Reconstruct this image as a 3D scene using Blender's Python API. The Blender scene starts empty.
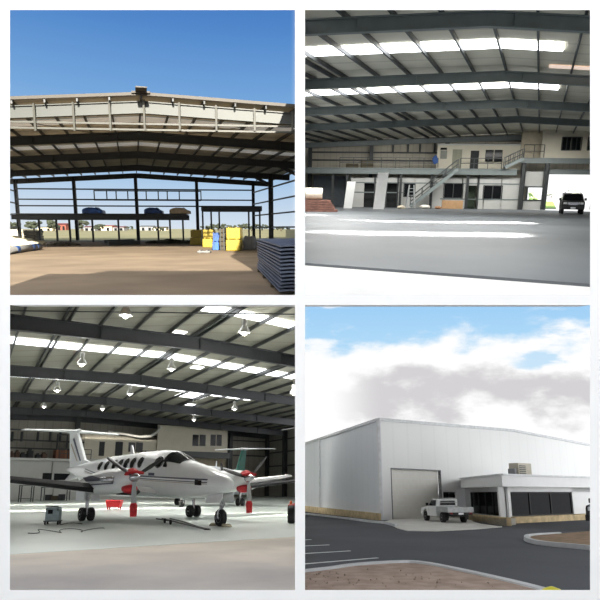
import bpy, bmesh, math, random
from mathutils import Vector, Matrix
random.seed(7)
SC = bpy.context.scene
COL = SC.collection
F, CX, CY = 600.0, 300.0, 347.0          # focal length and principal point (lens shift) in pixels
V3 = Vector

# ------------------------------------------------------------------ view / camera
SC.view_settings.view_transform = 'Standard'
SC.view_settings.look = 'None'
SC.view_settings.gamma = 1.0
SC.view_settings.use_curve_mapping = False
SC.view_settings.exposure = 0.0
cd = bpy.data.cameras.new('camera'); cam = bpy.data.objects.new('camera', cd); COL.objects.link(cam)
cd.sensor_width = 36.0; cd.lens = 36.0 * F / 600.0
cd.shift_x = 0.0; cd.shift_y = (CY - 300.0) / 600.0
cd.clip_end = 3000
cam.rotation_euler = (math.pi / 2, 0, 0)
SC.camera = cam
SC.cycles.use_denoising = True
SC.cycles.max_bounces = 8
SC.cycles.diffuse_bounces = 5
SC.cycles.sample_clamp_indirect = 6.0

# ------------------------------------------------------------------ materials
def lin(c):
    return tuple(((v / 255) / 12.92 if v / 255 <= .04045 else ((v / 255 + .055) / 1.055) ** 2.4) for v in c)
MATS = {}
def mat(name, rgb, rough=.6, metal=0.0, vary=.12, scale=3.0, rgb2=None, bump=0.0, stripes=None, alpha=1.0, stretch=(1, 1, 1)):
    """rgb in 0-255 sRGB albedo; noise variation; stripes=(axis, period_m, strength) profiled sheet"""
    if name in MATS: return MATS[name]
    m = bpy.data.materials.new(name); m.use_nodes = True; nt = m.node_tree; N = nt.nodes; L = nt.links
    b = N['Principled BSDF']; b.inputs['Specular IOR Level'].default_value = .12 if 'glass' in name else .5; b.inputs['Roughness'].default_value = rough; b.inputs['Metallic'].default_value = metal
    tc = N.new('ShaderNodeTexCoord'); mp = N.new('ShaderNodeMapping'); mp.inputs['Scale'].default_value = stretch
    L.new(tc.outputs['Object'], mp.inputs['Vector'])
    nz = N.new('ShaderNodeTexNoise'); nz.inputs['Scale'].default_value = scale; nz.inputs['Detail'].default_value = 5
    L.new(mp.outputs['Vector'], nz.inputs['Vector'])
    c = lin(rgb); c2 = lin(rgb2) if rgb2 else tuple(v * (1 - vary) for v in c)
    if not rgb2: c = tuple(min(1, v * (1 + vary * .5)) for v in c)
    r = N.new('ShaderNodeValToRGB'); r.color_ramp.elements[0].position = .35; r.color_ramp.elements[1].position = .65
    r.color_ramp.elements[0].color = (*c2, 1); r.color_ramp.elements[1].color = (*c, 1)
    L.new(nz.outputs['Fac'], r.inputs['Fac'])
    out = r.outputs['Color']
    if stripes:
        ax, per, st = stripes
        sx = N.new('ShaderNodeSeparateXYZ'); L.new(tc.outputs['Object'], sx.inputs[0])
        mu = N.new('ShaderNodeMath'); mu.operation = 'MULTIPLY'; mu.inputs[1].default_value = 1 / per; L.new(sx.outputs[ax], mu.inputs[0])
        fr = N.new('ShaderNodeMath'); fr.operation = 'FRACT'; L.new(mu.outputs[0], fr.inputs[0])
        gt = N.new('ShaderNodeMath'); gt.operation = 'GREATER_THAN'; gt.inputs[1].default_value = .86; L.new(fr.outputs[0], gt.inputs[0])
        ml = N.new('ShaderNodeMath'); ml.operation = 'MULTIPLY'; ml.inputs[1].default_value = st; L.new(gt.outputs[0], ml.inputs[0])
        mx = N.new('ShaderNodeMix'); mx.data_type = 'RGBA'; mx.inputs[7].default_value = (*[v * .45 for v in c], 1)
        L.new(ml.outputs[0], mx.inputs[0]); L.new(out, mx.inputs[6]); out = mx.outputs[2]
    L.new(out, b.inputs['Base Color'])
    if bump:
        bp = N.new('ShaderNodeBump'); bp.inputs['Strength'].default_value = bump; bp.inputs['Distance'].default_value = .05
        L.new(nz.outputs['Fac'], bp.inputs['Height']); L.new(bp.outputs['Normal'], b.inputs['Normal'])
    if alpha < 1: b.inputs['Alpha'].default_value = alpha
    MATS[name] = m; return m
def emit(name, rgb, s):
    if name in MATS: return MATS[name]
    m = bpy.data.materials.new(name); m.use_nodes = True; b = m.node_tree.nodes['Principled BSDF']
    b.inputs['Base Color'].default_value = (*lin(rgb), 1)
    b.inputs['Emission Color'].default_value = (*lin(rgb), 1); b.inputs['Emission Strength'].default_value = s
    MATS[name] = m; return m

# ------------------------------------------------------------------ mesh builder
class MB:
    def __init__(s): s.v = []; s.f = []; s.smooth = False
    def add(s, vs, fs):
        b = len(s.v); s.v += [V3(v) for v in vs]; s.f += [tuple(b + i for i in f) for f in fs]; return s
    def hexa(s, p):   # p: bottom 4 ccw, top 4
        return s.add(p, [(3, 2, 1, 0), (4, 5, 6, 7), (0, 1, 5, 4), (1, 2, 6, 5), (2, 3, 7, 6), (3, 0, 4, 7)])
    def box(s, lo, hi):
        a, b = lo, hi
        return s.hexa([(a[0], a[1], a[2]), (b[0], a[1], a[2]), (b[0], b[1], a[2]), (a[0], b[1], a[2]),
                       (a[0], a[1], b[2]), (b[0], a[1], b[2]), (b[0], b[1], b[2]), (a[0], b[1], b[2])])
    def bar(s, p, q, w, h=None, up=(0, 0, 1)):   # box section bar from p to q, w sideways, h along up
        p, q = V3(p), V3(q); h = h or w; d = (q - p).normalized(); u = V3(up)
        if abs(d.dot(u)) > .98: u = V3((0, 1, 0))
        r = d.cross(u).normalized(); u = r.cross(d).normalized()
        r = r * w / 2; u = u * h / 2
        return s.hexa([p - r - u, p + r - u, q + r - u, q - r - u, p - r + u, p + r + u, q + r + u, q - r + u])
    def ibeam(s, p, q, w, h, tf=.06, tw=.05, up=(0, 0, 1)):
        p, q = V3(p), V3(q); d = (q - p).normalized(); u = V3(up)
        r = d.cross(u).normalized(); u = r.cross(d).normalized()
        s.bar(p + u * (h / 2 - tf / 2), q + u * (h / 2 - tf / 2), w, tf, u)
        s.bar(p - u * (h / 2 - tf / 2), q - u * (h / 2 - tf / 2), w, tf, u)
        s.bar(p, q, tw, h - tf, u); return s
    def hcol(s, p, h, w, d, ax=(1, 0, 0), t=.05):   # vertical H column at p, web along ax (size d), flanges w wide
        p = V3(p); a = V3(ax).normalized(); b = V3((0, 0, 1)).cross(a)
        def bx(c, sa, sb):
            A = a * sa / 2; B = b * sb / 2
            s.hexa([c - A - B, c + A - B, c + A + B, c - A + B] + [x + V3((0, 0, h)) for x in (c - A - B, c + A - B, c + A + B, c - A + B)])
        bx(p, d, t); bx(p - a * (d / 2 - t / 2), t, w); bx(p + a * (d / 2 - t / 2), t, w); return s
    def prism(s, pts, ext):
        n = len(pts); pts = [V3(p) for p in pts]; e = V3(ext)
        return s.add(pts + [p + e for p in pts], [tuple(range(n))[::-1], tuple(range(n, 2 * n))] + [(i, (i + 1) % n, n + (i + 1) % n, n + i) for i in range(n)])
    def tube(s, pts, r, n=8, cap=True):
        pts = [V3(p) for p in pts]; rs = r if isinstance(r, (list, tuple)) else [r] * len(pts)
        rings = []; prev = None
        for i, p in enumerate(pts):
            d = (pts[min(i + 1, len(pts) - 1)] - pts[max(i - 1, 0)])
            d = d.normalized() if d.length > 1e-9 else V3((0, 0, 1))
            if prev is None: a = d.orthogonal().normalized()
            else: a = (prev - d * prev.dot(d)).normalized()
            prev = a; b = d.cross(a)
            rings.append([p + (a * math.cos(2 * math.pi * k / n) + b * math.sin(2 * math.pi * k / n)) * rs[i] for k in range(n)])
        return s.loft(rings, cap)
    def loft(s, rings, cap=True):
        n = len(rings[0]); vs = [p for r in rings for p in r]; fs = []
        for i in range(len(rings) - 1):
            for k in range(n): fs.append((i * n + k, i * n + (k + 1) % n, (i + 1) * n + (k + 1) % n, (i + 1) * n + k))
        if cap: fs += [tuple(range(n))[::-1], tuple((len(rings) - 1) * n + k for k in range(n))]
        return s.add(vs, fs)
    def lathe(s, c, axis, prof, n=20):   # prof list of (along axis, radius)
        c = V3(c); a = V3(axis).normalized(); u = a.orthogonal().normalized(); w = a.cross(u)
        return s.loft([[c + a * t + (u * math.cos(2 * math.pi * k / n) + w * math.sin(2 * math.pi * k / n)) * r for k in range(n)] for t, r in prof])
    def ball(s, c, r, nu=10, nv=7, jit=0, sq=(1, 1, 1)):
        c = V3(c); rings = []
        for j in range(nv + 1):
            th = math.pi * (j + .02) / (nv + .04)
            rings.append([c + V3((math.sin(th) * math.cos(2 * math.pi * k / nu) * sq[0], math.sin(th) * math.sin(2 * math.pi * k / nu) * sq[1], math.cos(th) * sq[2])) * r * (1 + random.uniform(-jit, jit)) for k in range(nu)])
        return s.loft(rings[::-1])
    def sheet(s, pts, t=.05):  # thin polygon thickened along its normal
        p = [V3(q) for q in pts]; n = (p[1] - p[0]).cross(p[2] - p[0]).normalized() * t
        return s.prism(p, n)
PANEL = None; REG = {}
def link(name, me):
    o = bpy.data.objects.new(name, me); COL.objects.link(o); return o
def obj(name, mb, m, parent=None, smooth=False, bevel=0):
    me = bpy.data.meshes.new(name)
    off = parent.get('_o') if parent is not None else None
    vs = mb.v
    if off is not None:
        r = root_of(parent); o_ = V3(r['_o']); vs = [v - o_ for v in mb.v]
    me.from_pydata([tuple(v) for v in vs], [], mb.f); me.update()
    bm = bmesh.new(); bm.from_mesh(me); bmesh.ops.recalc_face_normals(bm, faces=bm.faces)
    bm.to_mesh(me); bm.free()
    if smooth:
        for p in me.polygons: p.use_smooth = True
    me.materials.append(m)
    o = link(name, me)
    if parent is not None:
        o.parent = parent
        if off is not None: o['_o'] = off
    elif PANEL is not None: REG.setdefault(PANEL, []).append(o)
    if bevel:
        b = o.modifiers.new('b', 'BEVEL'); b.width = bevel; b.segments = 2; b.limit_method = 'ANGLE'
    return o
def root_of(o):
    while o.parent: o = o.parent
    return o
def empty(name, loc=(0, 0, 0), rz=0, absolute=True):
    """absolute: children meshes are given in panel coordinates; otherwise in the thing's own"""
    o = bpy.data.objects.new(name, None); COL.objects.link(o); o.location = loc; o.rotation_euler = (0, 0, rz)
    o.empty_display_size = .3
    if absolute: o['_o'] = list(loc)
    REG.setdefault(PANEL, []).append(o); return o
def tag(o, label, cat, group=None):
    o['label'] = label; o['category'] = cat
    if group: o['group'] = group
    return o
def struct(o): o['kind'] = 'structure'; return o
def stuff(o, label, cat): tag(o, label, cat); o['kind'] = 'stuff'; return o
def copy_tree(o, parent=None):
    c = o.copy(); COL.objects.link(c); c.parent = parent
    if parent is None: REG.setdefault(PANEL, []).append(c)
    for ch in list(o.children): copy_tree(ch, c)
    return c

# ------------------------------------------------------------------ the four places: each its own level ground, turned rigidly towards its bay
class Place:
    def __init__(s, name, hy, roll, h):
        s.name = name; s.h = h; a = math.atan((CY - hy) / F)
        s.R = (Matrix.Rotation(a, 3, 'X') @ Matrix.Rotation(roll, 3, 'Y')); s.Ri = s.R.transposed(); s.hy = hy
        s.M = s.R.to_4x4() @ Matrix.Translation((0, 0, -h))
    def ray(s, x, y): return s.Ri @ V3(((x - CX) / F, 1, (CY - y) / F))
    def G(s, x, y, z=0):
        d = s.ray(x, y); return V3((0, 0, s.h)) + d * ((z - s.h) / d.z)
    def at(s, x, y, Y):
        d = s.ray(x, y); return V3((0, 0, s.h)) + d * (Y / d.y)
    def hdir(s, x, y=None):
        d = s.ray(x, s.hy if y is None else y); d.z = 0; return d.normalized()
    def proj(s, p):
        w = s.R @ (V3(p) - V3((0, 0, s.h))); return (CX + F * w.x / w.y, CY - F * w.z / w.y)
class Wall:
    """vertical plane through p0 along V; hit() and rectangles on it given where they show"""
    def __init__(s, P, p0, V):
        s.P = P; s.p0 = V3(p0); s.p0.z = 0; s.V = V3(V).normalized(); s.N = V3((s.V.y, -s.V.x, 0))
        if s.N.y > 0: s.N = -s.N
    def off(s, d): return Wall(s.P, s.p0 + s.N * d, s.V)
    def hit(s, x, y):
        d = s.P.ray(x, y); o = V3((0, 0, s.P.h)); t = (s.p0 - o).dot(s.N) / d.dot(s.N); return o + d * t
    def sz(s, x, y):
        h = s.hit(x, y); return (h - s.p0).dot(s.V), h.z
    def pt(s, a, z, n=0): return s.p0 + s.V * a + s.N * n + V3((0, 0, z))
    def rect(s, x0, y0, x1, y1, t=.1, n=0, zb=None, mb=None):
        mb = mb or MB(); ym = (y0 + y1) / 2; xm = (x0 + x1) / 2
        a0 = s.sz(x0, ym)[0]; a1 = s.sz(x1, ym)[0]; z1 = s.sz(xm, y0)[1]; z0 = s.sz(xm, y1)[1]
        if zb is not None: z0 = zb
        return s.abox(a0, z0, a1, z1, t, n, mb)
    def abox(s, a0, z0, a1, z1, t=.1, n=0, mb=None):
        mb = mb or MB(); q = s.pt
        return mb.hexa([q(a0, z0, n), q(a1, z0, n), q(a1, z0, n + t), q(a0, z0, n + t), q(a0, z1, n), q(a1, z1, n), q(a1, z1, n + t), q(a0, z1, n + t)])
def gpoly(P, px, z=0, t=.3, mb=None):
    return (mb or MB()).prism([P.G(x, y, z) for x, y in px], (0, 0, -t))

def solve(P, O, U, V, H, pit, x, y):   # (u, s) of the roof point seen at x, y
    d = P.ray(x, y); o = V3((0, 0, P.h)); best = None
    for sg in (-1, 1):
        # O+U u+V s + z(H-pit|s|) = o+d t
        M3 = Matrix(((U.x, V.x, -d.x), (U.y, V.y, -d.y), (0, -pit * sg, -d.z)))
        r = M3.inverted() @ (o - O - V3((0, 0, H)))
        if r.y * sg >= -.01: return r.x, r.y
    return r.x, r.y

# ------------------------------------------------------------------ the white four-bay wall everything is seen through
PANEL = None
white = mat('white_paint', (250, 250, 250), .5, vary=.01)
Y0, Y1 = 7.5, 7.8
def fx(px, Y=Y0): return (px - CX) / F * Y
def fz(py, Y=Y0): return (CY - py) / F * Y
def wbox(x0, y0, x1, y1, Ya=Y0, Yb=Y1):
    return MB().box((fx(x0), Ya, fz(y1)), (fx(x1), Yb, fz(y0)))
def wall_piece(n, mb):
    o = struct(obj(n, mb, white)); return o
def splay(f, b):   # front rectangle and back rectangle (px), opening widens towards the back
    q = [(fx(x, Y), Y, fz(y, Y)) for Y, (x0, y0, x1, y1) in ((Y0, f), (Y1, b)) for x, y in ((x0, y1), (x1, y1), (x1, y0), (x0, y0))]
    return MB().hexa(q)
wall_piece('wall_left_edge', splay((-200, -60, 10, 660), (-200, -60, 6, 660)))
wall_piece('wall_right_edge', splay((590, -60, 850, 660), (594, -60, 850, 660)))
wall_piece('wall_top_edge', splay((10, -60, 590, 10), (6, -60, 594, 6)))
wall_piece('wall_bottom_edge', splay((10, 590, 590, 660), (6, 594, 594, 660)))
mb = MB(); mb.box((fx(295), Y0, fz(590)), (fx(305), Y1, fz(10)))
mb.hexa([(-.06, Y1, fz(590)), (.06, Y1, fz(590)), (.03, 48, -.25 * 48), (-.03, 48, -.25 * 48), (-.06, Y1, fz(300)), (.06, Y1, fz(300)), (.03, 48, fz(301, 48)), (-.03, 48, fz(301, 48))])
wall_piece('wall_divider', mb)
mb = MB()
for a, b in ((10, 295), (305, 590)):
    mb.box((fx(a), Y0, fz(305)), (fx(b), Y1, fz(295)))
    mb.hexa([(fx(a), Y1, fz(303)), (fx(b), Y1, fz(303)), (fx(b, 9.2), 9.2, fz(301.5, 9.2)), (fx(a, 9.2), 9.2, fz(301.5, 9.2)),
             (fx(a), Y1, fz(297)), (fx(b), Y1, fz(297)), (fx(b, 9.2), 9.2, fz(298.5, 9.2)), (fx(a, 9.2), 9.2, fz(298.5, 9.2))])
wall_piece('wall_crosspiece', mb)
# unseen blocks added behind the viewer: their stepped top throws the shade on the first yard and keeps low sun off the rest
mb = MB()
mb.box((-80, -14, -14), (-12, -10, 16)); mb.box((-12, -14, -14), (-1.3, -10, 5.6)); mb.box((-1.3, -14, -14), (6.6, -10, 9.4)); mb.box((6.6, -14, -14), (24, -10, 21)); mb.box((24, -14, -14), (45, -10, 5.6))
struct(obj('shade_caster', mb, mat('shade_caster_pale', (225, 225, 222), .6, vary=.05)))

# ------------------------------------------------------------------ shared materials
steel = mat('painted_steel_grey_green', (92, 96, 92), .5, vary=.12, scale=1.5)
steel_dk = mat('painted_steel_dark', (58, 62, 62), .5, vary=.15, scale=1.5)
steel_lt = mat('painted_steel_light', (150, 152, 138), .5, vary=.08, scale=1.5)
galv = mat('galvanised_steel', (165, 168, 168), .4, .3, vary=.15, scale=4)
blackm = mat('black_rubber', (28, 28, 28), .8, vary=.2)
darkglass = mat('dark_glass', (22, 24, 26), .12, vary=.1)
chrome = mat('bright_metal', (200, 200, 205), .25, .8, vary=.05)
exec_parts = []

def hangar_roof(P, O, U, V, us, sL, sR, H, pitch, parent, purlin_sp, sheet_m, pur_m, raf_m, raf_d, raf_w, u_front, u_back, lights=(), light_m=None, double=()):
    """gable roof: sheet with skylight strips, purlins along U, rafters along V"""
    U = V3(U); V = V3(V)
    def pt(u, s, dz=0): return O + U * u + V * s + V3((0, 0, H - pitch * abs(s) + dz))
    # roof sheet split at skylight strips (each its own part)
    for (u0, u1, s0, s1) in lights:
        mb = MB()
        cuts = [s0] + ([0.0] if s0 < 0 < s1 else []) + [s1]
        for a, b in zip(cuts, cuts[1:]):
            mb.sheet([pt(u0, a, -.03), pt(u1, a, -.03), pt(u1, b, -.03), pt(u0, b, -.03)], .02)
        obj('skylight', mb, light_m, parent)
    mb = MB()
    for a, b in ((sL, 0), (0, sR)):
        mb.sheet([pt(u_front, a, .02), pt(u_front, b, .02), pt(u_back, b, .02), pt(u_back, a, .02)], .06)
    sh = obj('roof_sheet', mb, sheet_m, parent)
    s = 0.0; ss = []
    k = -math.floor(-sL / purlin_sp)
    while k * purlin_sp <= sR: ss.append(k * purlin_sp); k += 1
    for d in double: ss += [d]
    for s in ss:
        mb = MB(); mb.bar(pt(u_front, s, -.14), pt(u_back, s, -.14), .09, .22)
        obj('purlin', mb, pur_m, parent)
    for u in us:
        mb = MB()
        for a, b in ((sL, 0), (0, sR)):
            mb.ibeam(pt(u, a, -.27 - raf_d / 2), pt(u, b, -.27 - raf_d / 2), raf_w, raf_d)
        n = 0; s = sL + 3
        while s < sR:       # stiffener plates on the web
            c = pt(u, s, -.27 - raf_d / 2); mb.bar(c - V3((0, 0, raf_d / 2)), c + V3((0, 0, raf_d / 2)), raf_w * .95, .05, V)
            s += 6.0
        obj('rafter', mb, raf_m, parent)
    return pt


# ------------------------------------------------------------------ vehicles (own coordinates: x forward, y left, z up)
def loftw(prof, W, zt=None, tum=.0, edge=.06):
    """side profile [(x,z)] swept over the width; points above zt lean in by tum"""
    rings = []
    for y, sc in ((-W / 2, .0), (-W / 2 + edge, 1.), (W / 2 - edge, 1.), (W / 2, .0)):
        r = []
        for x, z in prof:
            k = 0 if zt is None or z <= zt else tum * (z - zt)
            yy = y + (k if y < 0 else -k)
            r.append(V3((x, yy, z)) if sc else V3((x * .985, yy, z - .02 if z > .6 else z)))
        rings.append(r)
    return MB().loft(rings)
def arch(cx, r, zb, n=8):
    return [(cx + r * math.cos(math.pi * (1 - k / n)), zb + max(0, r * math.sin(math.pi * (k / n)))) for k in range(n + 1)]
def wheel(e, x, y, r, w, rim, sgn):
    o = obj('wheel', MB().lathe((x, y - w / 2, r), (0, 1, 0), [(0, r * .6), (.0, r * .93), (w * .18, r), (w * .82, r), (w, r * .93), (w, r * .6)], 22), blackm, e, smooth=False)
    yo = y + sgn * (w / 2 - .03)
    mb = MB().lathe((x, yo, r), (0, sgn, 0), [(0, r * .6), (.035, r * .58), (.02, r * .5), (.025, r * .15), (.045, r * .12), (.045, .01)], 22)
    obj('rim', mb, rim, o); return o
def vehicle(name, p, rz, label, kind, paint, cat='car', group=None, s=1.0):
    e = tag(empty(name, p, rz, absolute=False), label, cat, group)
    lampr = mat('red_lens', (150, 20, 18), .3); lampw = mat('clear_lens', (225, 228, 230), .2); trim = mat('black_trim', (24, 24, 25), .6)
    if kind == 'wagon':
        L, W, r = 4.75, 1.88, .39; fx_, rx = 1.42, -1.36; zb = .42
        low = [(-2.32, zb)] + arch(rx, .46, zb)[0:] + arch(fx_, .46, zb) + [(2.3, zb), (2.36, .62), (2.33, .98), (2.2, 1.1), (1.25, 1.2), (-2.34, 1.2), (-2.38, .7)]
        obj('body', loftw(low, W), paint, e, bevel=.02)
        cab = [(1.25, 1.19), (.62, 1.72), (.2, 1.82), (-2.05, 1.84), (-2.3, 1.2)]
        obj('cabin', loftw(cab, W - .06, 1.2, .2), paint, e, bevel=.02)
        yy = W / 2 - .02
        for sg in (-1, 1):
            for q in ([(1.08, 1.24), (.58, 1.66), (.02, 1.72), (.0, 1.24)], [(-.08, 1.24), (-.06, 1.72), (-.95, 1.74), (-.98, 1.24)], [(-1.06, 1.24), (-1.02, 1.74), (-1.95, 1.72), (-2.15, 1.26)]):
                f = lambda z: sg * (W / 2 - .035 - .2 * max(0, z - 1.2) + .012)
                obj('side_window', MB().prism([(x, f(z), z) for x, z in q], (0, -sg * .02, 0)), darkglass, e)
            o = obj('mirror', MB().box((.92, sg * W / 2 if sg > 0 else sg * W / 2 - .2, 1.18), (1.06, sg * W / 2 + (.2 if sg > 0 else 0), 1.4)), trim, e, bevel=.03)
            obj('headlight', MB().box((2.27, sg * .62 - .2, .86), (2.375, sg * .62 + .2, 1.04)), lampw, e, bevel=.02)
            obj('tail_light', MB().box((-2.42, sg * .84 - .07, .9), (-2.3, sg * .84 + .07, 1.35)), lampr, e)
            obj('fog_light', MB().lathe((2.36, sg * .68, .58), (1, 0, 0), [(0, .09), (.05, .08), (.05, .01)], 12), lampw, e)
            for x in (fx_, rx): wheel(e, x, sg * (W / 2 - .13), r, .25, galv, sg)
        obj('windscreen', MB().prism([(1.2, -.74, 1.25), (1.2, .74, 1.25), (.66, .66, 1.7), (.66, -.66, 1.7)], (.03, 0, .03)), darkglass, e)
        obj('rear_window', MB().prism([(-2.29, -.7, 1.28), (-2.29, .7, 1.28), (-2.12, .62, 1.7), (-2.12, -.62, 1.7)], (-.03, 0, 0)), darkglass, e)
        obj('grille', MB().box((2.3, -.4, .8), (2.385, .4, 1.04)), chrome, e, bevel=.01)
        mb = MB().box((2.25, -.92, .42), (2.5, .92, .68)); mb.tube([(2.5, -.55, .5), (2.52, -.5, 1.15), (2.52, .5, 1.15), (2.5, .55, .5)], .035, 8); obj('bull_bar', mb, trim, e, bevel=.02)
        obj('number_plate', MB().box((2.5, -.2, .5), (2.52, .2, .62)), lampw, e)
        mb = MB()
        for sg in (-1, 1): mb.bar((.1, sg * .6, 1.88), (-1.9, sg * .6, 1.9), .05)
        obj('roof_rack', mb, trim, e)
    elif kind == 'ute':
        L, W, r = 5.1, 1.75, .36; fx_, rx = 1.52, -1.45; zb = .42
        low = [(.1, zb)] + [(x, z) for x, z in arch(fx_, .44, zb)][0:] + [(2.28, zb), (2.36, .6), (2.34, .86), (2.2, .96), (1.15, 1.06), (-.62, 1.06), (-.64, zb)]
        low = [(-.64, zb)] + low[:-1]
        obj('body', loftw(low, W), paint, e, bevel=.02)
        cab = [(1.1, 1.05), (.52, 1.5), (.3, 1.58), (-.42, 1.58), (-.58, 1.5), (-.63, 1.05)]
        obj('cabin', loftw(cab, W - .08, 1.05, .2), paint, e, bevel=.02)
        for sg in (-1, 1):
            f = lambda z: sg * (W / 2 - .045 - .2 * max(0, z - 1.05) + .014)
            for q in ([(.9, 1.1), (.48, 1.48), (-.38, 1.5), (-.42, 1.1)],):
                obj('side_window', MB().prism([(x, f(z), z) for x, z in q], (0, -sg * .02, 0)), darkglass, e)
            obj('mirror', MB().box((.72, min(sg * W / 2, sg * (W / 2 + .2)), 1.1), (.84, max(sg * W / 2, sg * (W / 2 + .2)), 1.3)), trim, e, bevel=.03)
            obj('headlight', MB().box((2.25, sg * .66 - .16, .7), (2.36, sg * .66 + .16, .86)), lampw, e, bevel=.02)
            obj('door_seam', MB().prism([(.72, sg * (W / 2 + .004), .5), (.74, sg * (W / 2 + .004), .5), (.74, sg * (W / 2 + .004), 1.04), (.72, sg * (W / 2 + .004), 1.04)], (0, -sg * .02, 0)), trim, e)
            for x in (fx_, rx): wheel(e, x, sg * (W / 2 - .13), r, .23, galv, sg)
            obj('tail_light', MB().box((-2.72, sg * .7 - .1, .6), (-2.66, sg * .7 + .1, .72)), lampr, e)
            obj('mudflap', MB().box((-1.98, sg * .74 - .14, .25), (-1.94, sg * .74 + .14, .72)), trim, e)
        obj('windscreen', MB().prism([(1.06, -.7, 1.1), (1.06, .7, 1.1), (.56, .62, 1.48), (.56, -.62, 1.48)], (.03, 0, .03)), darkglass, e)
        obj('rear_window', MB().prism([(-.635, -.58, 1.14), (-.635, .58, 1.14), (-.6, .54, 1.46), (-.6, -.54, 1.46)], (-.025, 0, 0)), darkglass, e)
        obj('chassis', MB().box((-2.55, -.45, .45), (.6, .45, .66)), trim, e)
        tray = MB().box((-2.7, -.92, .78), (-.75, .92, .86)); obj('tray_floor', tray, galv, e, bevel=.01)
        for sg in (-1, 1): obj('tray_side', MB().box((-2.7, sg * .92 - .025, .72), (-.75, sg * .92 + .025, 1.06)), galv, e, bevel=.012)
        obj('tailgate', MB().box((-2.73, -.93, .72), (-2.68, .93, 1.06)), galv, e, bevel=.012)
        hb = obj('headboard', MB().box((-.78, -.92, .8), (-.73, .92, 1.1)), galv, e, bevel=.01)
        mb = MB(); mb.tube([(-.76, -.7, .9), (-.76, -.68, 1.62), (-.76, .68, 1.62), (-.76, .7, .9)], .03, 8); mb.bar((-.76, -.68, 1.35), (-.76, .68, 1.35), .03); obj('ladder_rack', mb, galv, e)
        obj('rear_bar', MB().box((-2.72, -.85, .56), (-2.66, .85, .76)), trim, e)
        obj('number_plate', MB().box((-2.74, -.18, .58), (-2.72, .18, .7)), lampw, e)
        obj('bumper', MB().box((2.28, -.86, .42), (2.42, .86, .6)), trim, e, bevel=.03)
    return e
# ================================================================== PLACE 1 (upper left): open steel frame on a dirt yard
PANEL = 'A'
A = Place('A', 228, 0.0, 1.6)
dirt = mat('bare_sandy_dirt', (122, 105, 82), .95, scale=.35, rgb2=(102, 86, 66), bump=.25)
grass = mat('dry_grass', (84, 84, 50), .95, rgb2=(100, 94, 62), scale=.12, stretch=(1, .25, 1))
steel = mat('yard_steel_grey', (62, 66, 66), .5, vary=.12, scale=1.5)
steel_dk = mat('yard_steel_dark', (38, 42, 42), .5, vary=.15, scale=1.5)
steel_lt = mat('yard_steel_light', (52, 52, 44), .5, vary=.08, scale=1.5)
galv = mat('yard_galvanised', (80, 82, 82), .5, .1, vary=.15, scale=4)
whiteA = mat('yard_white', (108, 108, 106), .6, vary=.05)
g = struct(obj('ground', gpoly(A, [(-700, 299), (299.5, 299), (299.5, 241.5), (-700, 241.5)]), dirt))
g = struct(obj('field', gpoly(A, [(-25, 241.5), (299.5, 241.5), (299.7, 229), (-40, 229)], -.02), grass))
U = A.hdir(133); V = (V3((5900 - CX, F, 0))).normalized(); V.z = 0
PIT = .055
pr = A.at(141, 94.2, 35.1); H = pr.z; O = V3((pr.x, pr.y, 0)) + U * .6
us = [0.0] + [solve(A, O, U, V, H - .27, PIT, x, y)[0] for x, y in ((141, 131.6), (140, 151.3), (139, 165), (138, 173.3))]
uf, ub = us[0], us[-1]
hang = tag(empty('hangar_frame', O), 'grey steel portal frame of a hangar under construction, roofed but without walls', 'building')
under = mat('roof_underside_beige', (196, 196, 186), .7, vary=.12, scale=.5, stripes=(1, 2.4, .5))
tl_edge = mat('roof_edge_pale', (55, 50, 42), .6, vary=.06)
SL, SR = -16.6, 17.2
lightsA = []
for y0, y1 in ((116, 121.5), (142.3, 145.3)):
    ua = solve(A, O, U, V, H, PIT, 145, y0)[0]; ub_ = solve(A, O, U, V, H, PIT, 145, y1)[0]; lightsA.append((min(ua, ub_), max(ua, ub_), SL + 1, SR - 1))
PIT = .055
ptA = hangar_roof(A, O, U, V, us[1:], SL, SR, H, PIT, hang, 1.72, under, steel_dk, steel_dk, .62, .3, uf - .6, ub + .1, lightsA, emit('translucent_sheet_dim', (236, 240, 240), .16))
# front: fascia edge, wide header beam, hanging posts and two rails of the door header
mb = MB()
for a, b in ((SL, 0), (0, SR)): mb.bar(ptA(uf - .65, a, .03), ptA(uf - .65, b, .03), .06, .16)
obj('roof_edge_trim', mb, tl_edge, hang)
mb = MB(); mb.bar(ptA(uf - .7, -.5, .1), ptA(uf - .7, .5, .1), .25, .1); mb.bar(ptA(uf - 1.8, 0, .13), ptA(ub, 0, .13), .6, .06); obj('ridge_cap', mb, tl_edge, hang)
mb = MB()
for a, b in ((SL, 0), (0, SR)): mb.ibeam(ptA(uf, a, -.58), ptA(uf, b, -.58), .34, .66, .06, .12)
obj('header_beam', mb, mat('header_grey', (53, 57, 53), .5, vary=.05), hang)
wfr = Wall(A, O + U * uf, V)
for x in (36, 75, 111, 145, 180, 216.5, 254.5, 292):
    a, _ = wfr.sz(x, 118); z1 = ptA(uf, a, -.2).z; z0 = wfr.sz(x, 131.5)[1]
    obj('header_post', MB().bar(wfr.pt(a, z0, .22), wfr.pt(a, z1, .22), .11, .14), steel_lt, hang)
for yl in (123.2, 129):
    a0, z0 = wfr.sz(9, yl); a1, _ = wfr.sz(300, yl)
    zz = wfr.sz(145, yl + 1.2)[1]
    obj('header_rail', MB().bar(wfr.pt(SL, zz, .12), wfr.pt(SR, zz, .12), .1, .1), steel_lt, hang)
# haunch bracing rods under the first bay
obj('brace_rod', MB().bar(ptA(us[0], -10, -.4), ptA(us[1], -2, -.5), .04), steel_lt, hang)
obj('brace_rod', MB().bar(ptA(us[0], 10, -.4), ptA(us[1], 2, -.5), .04), steel_lt, hang)
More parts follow.
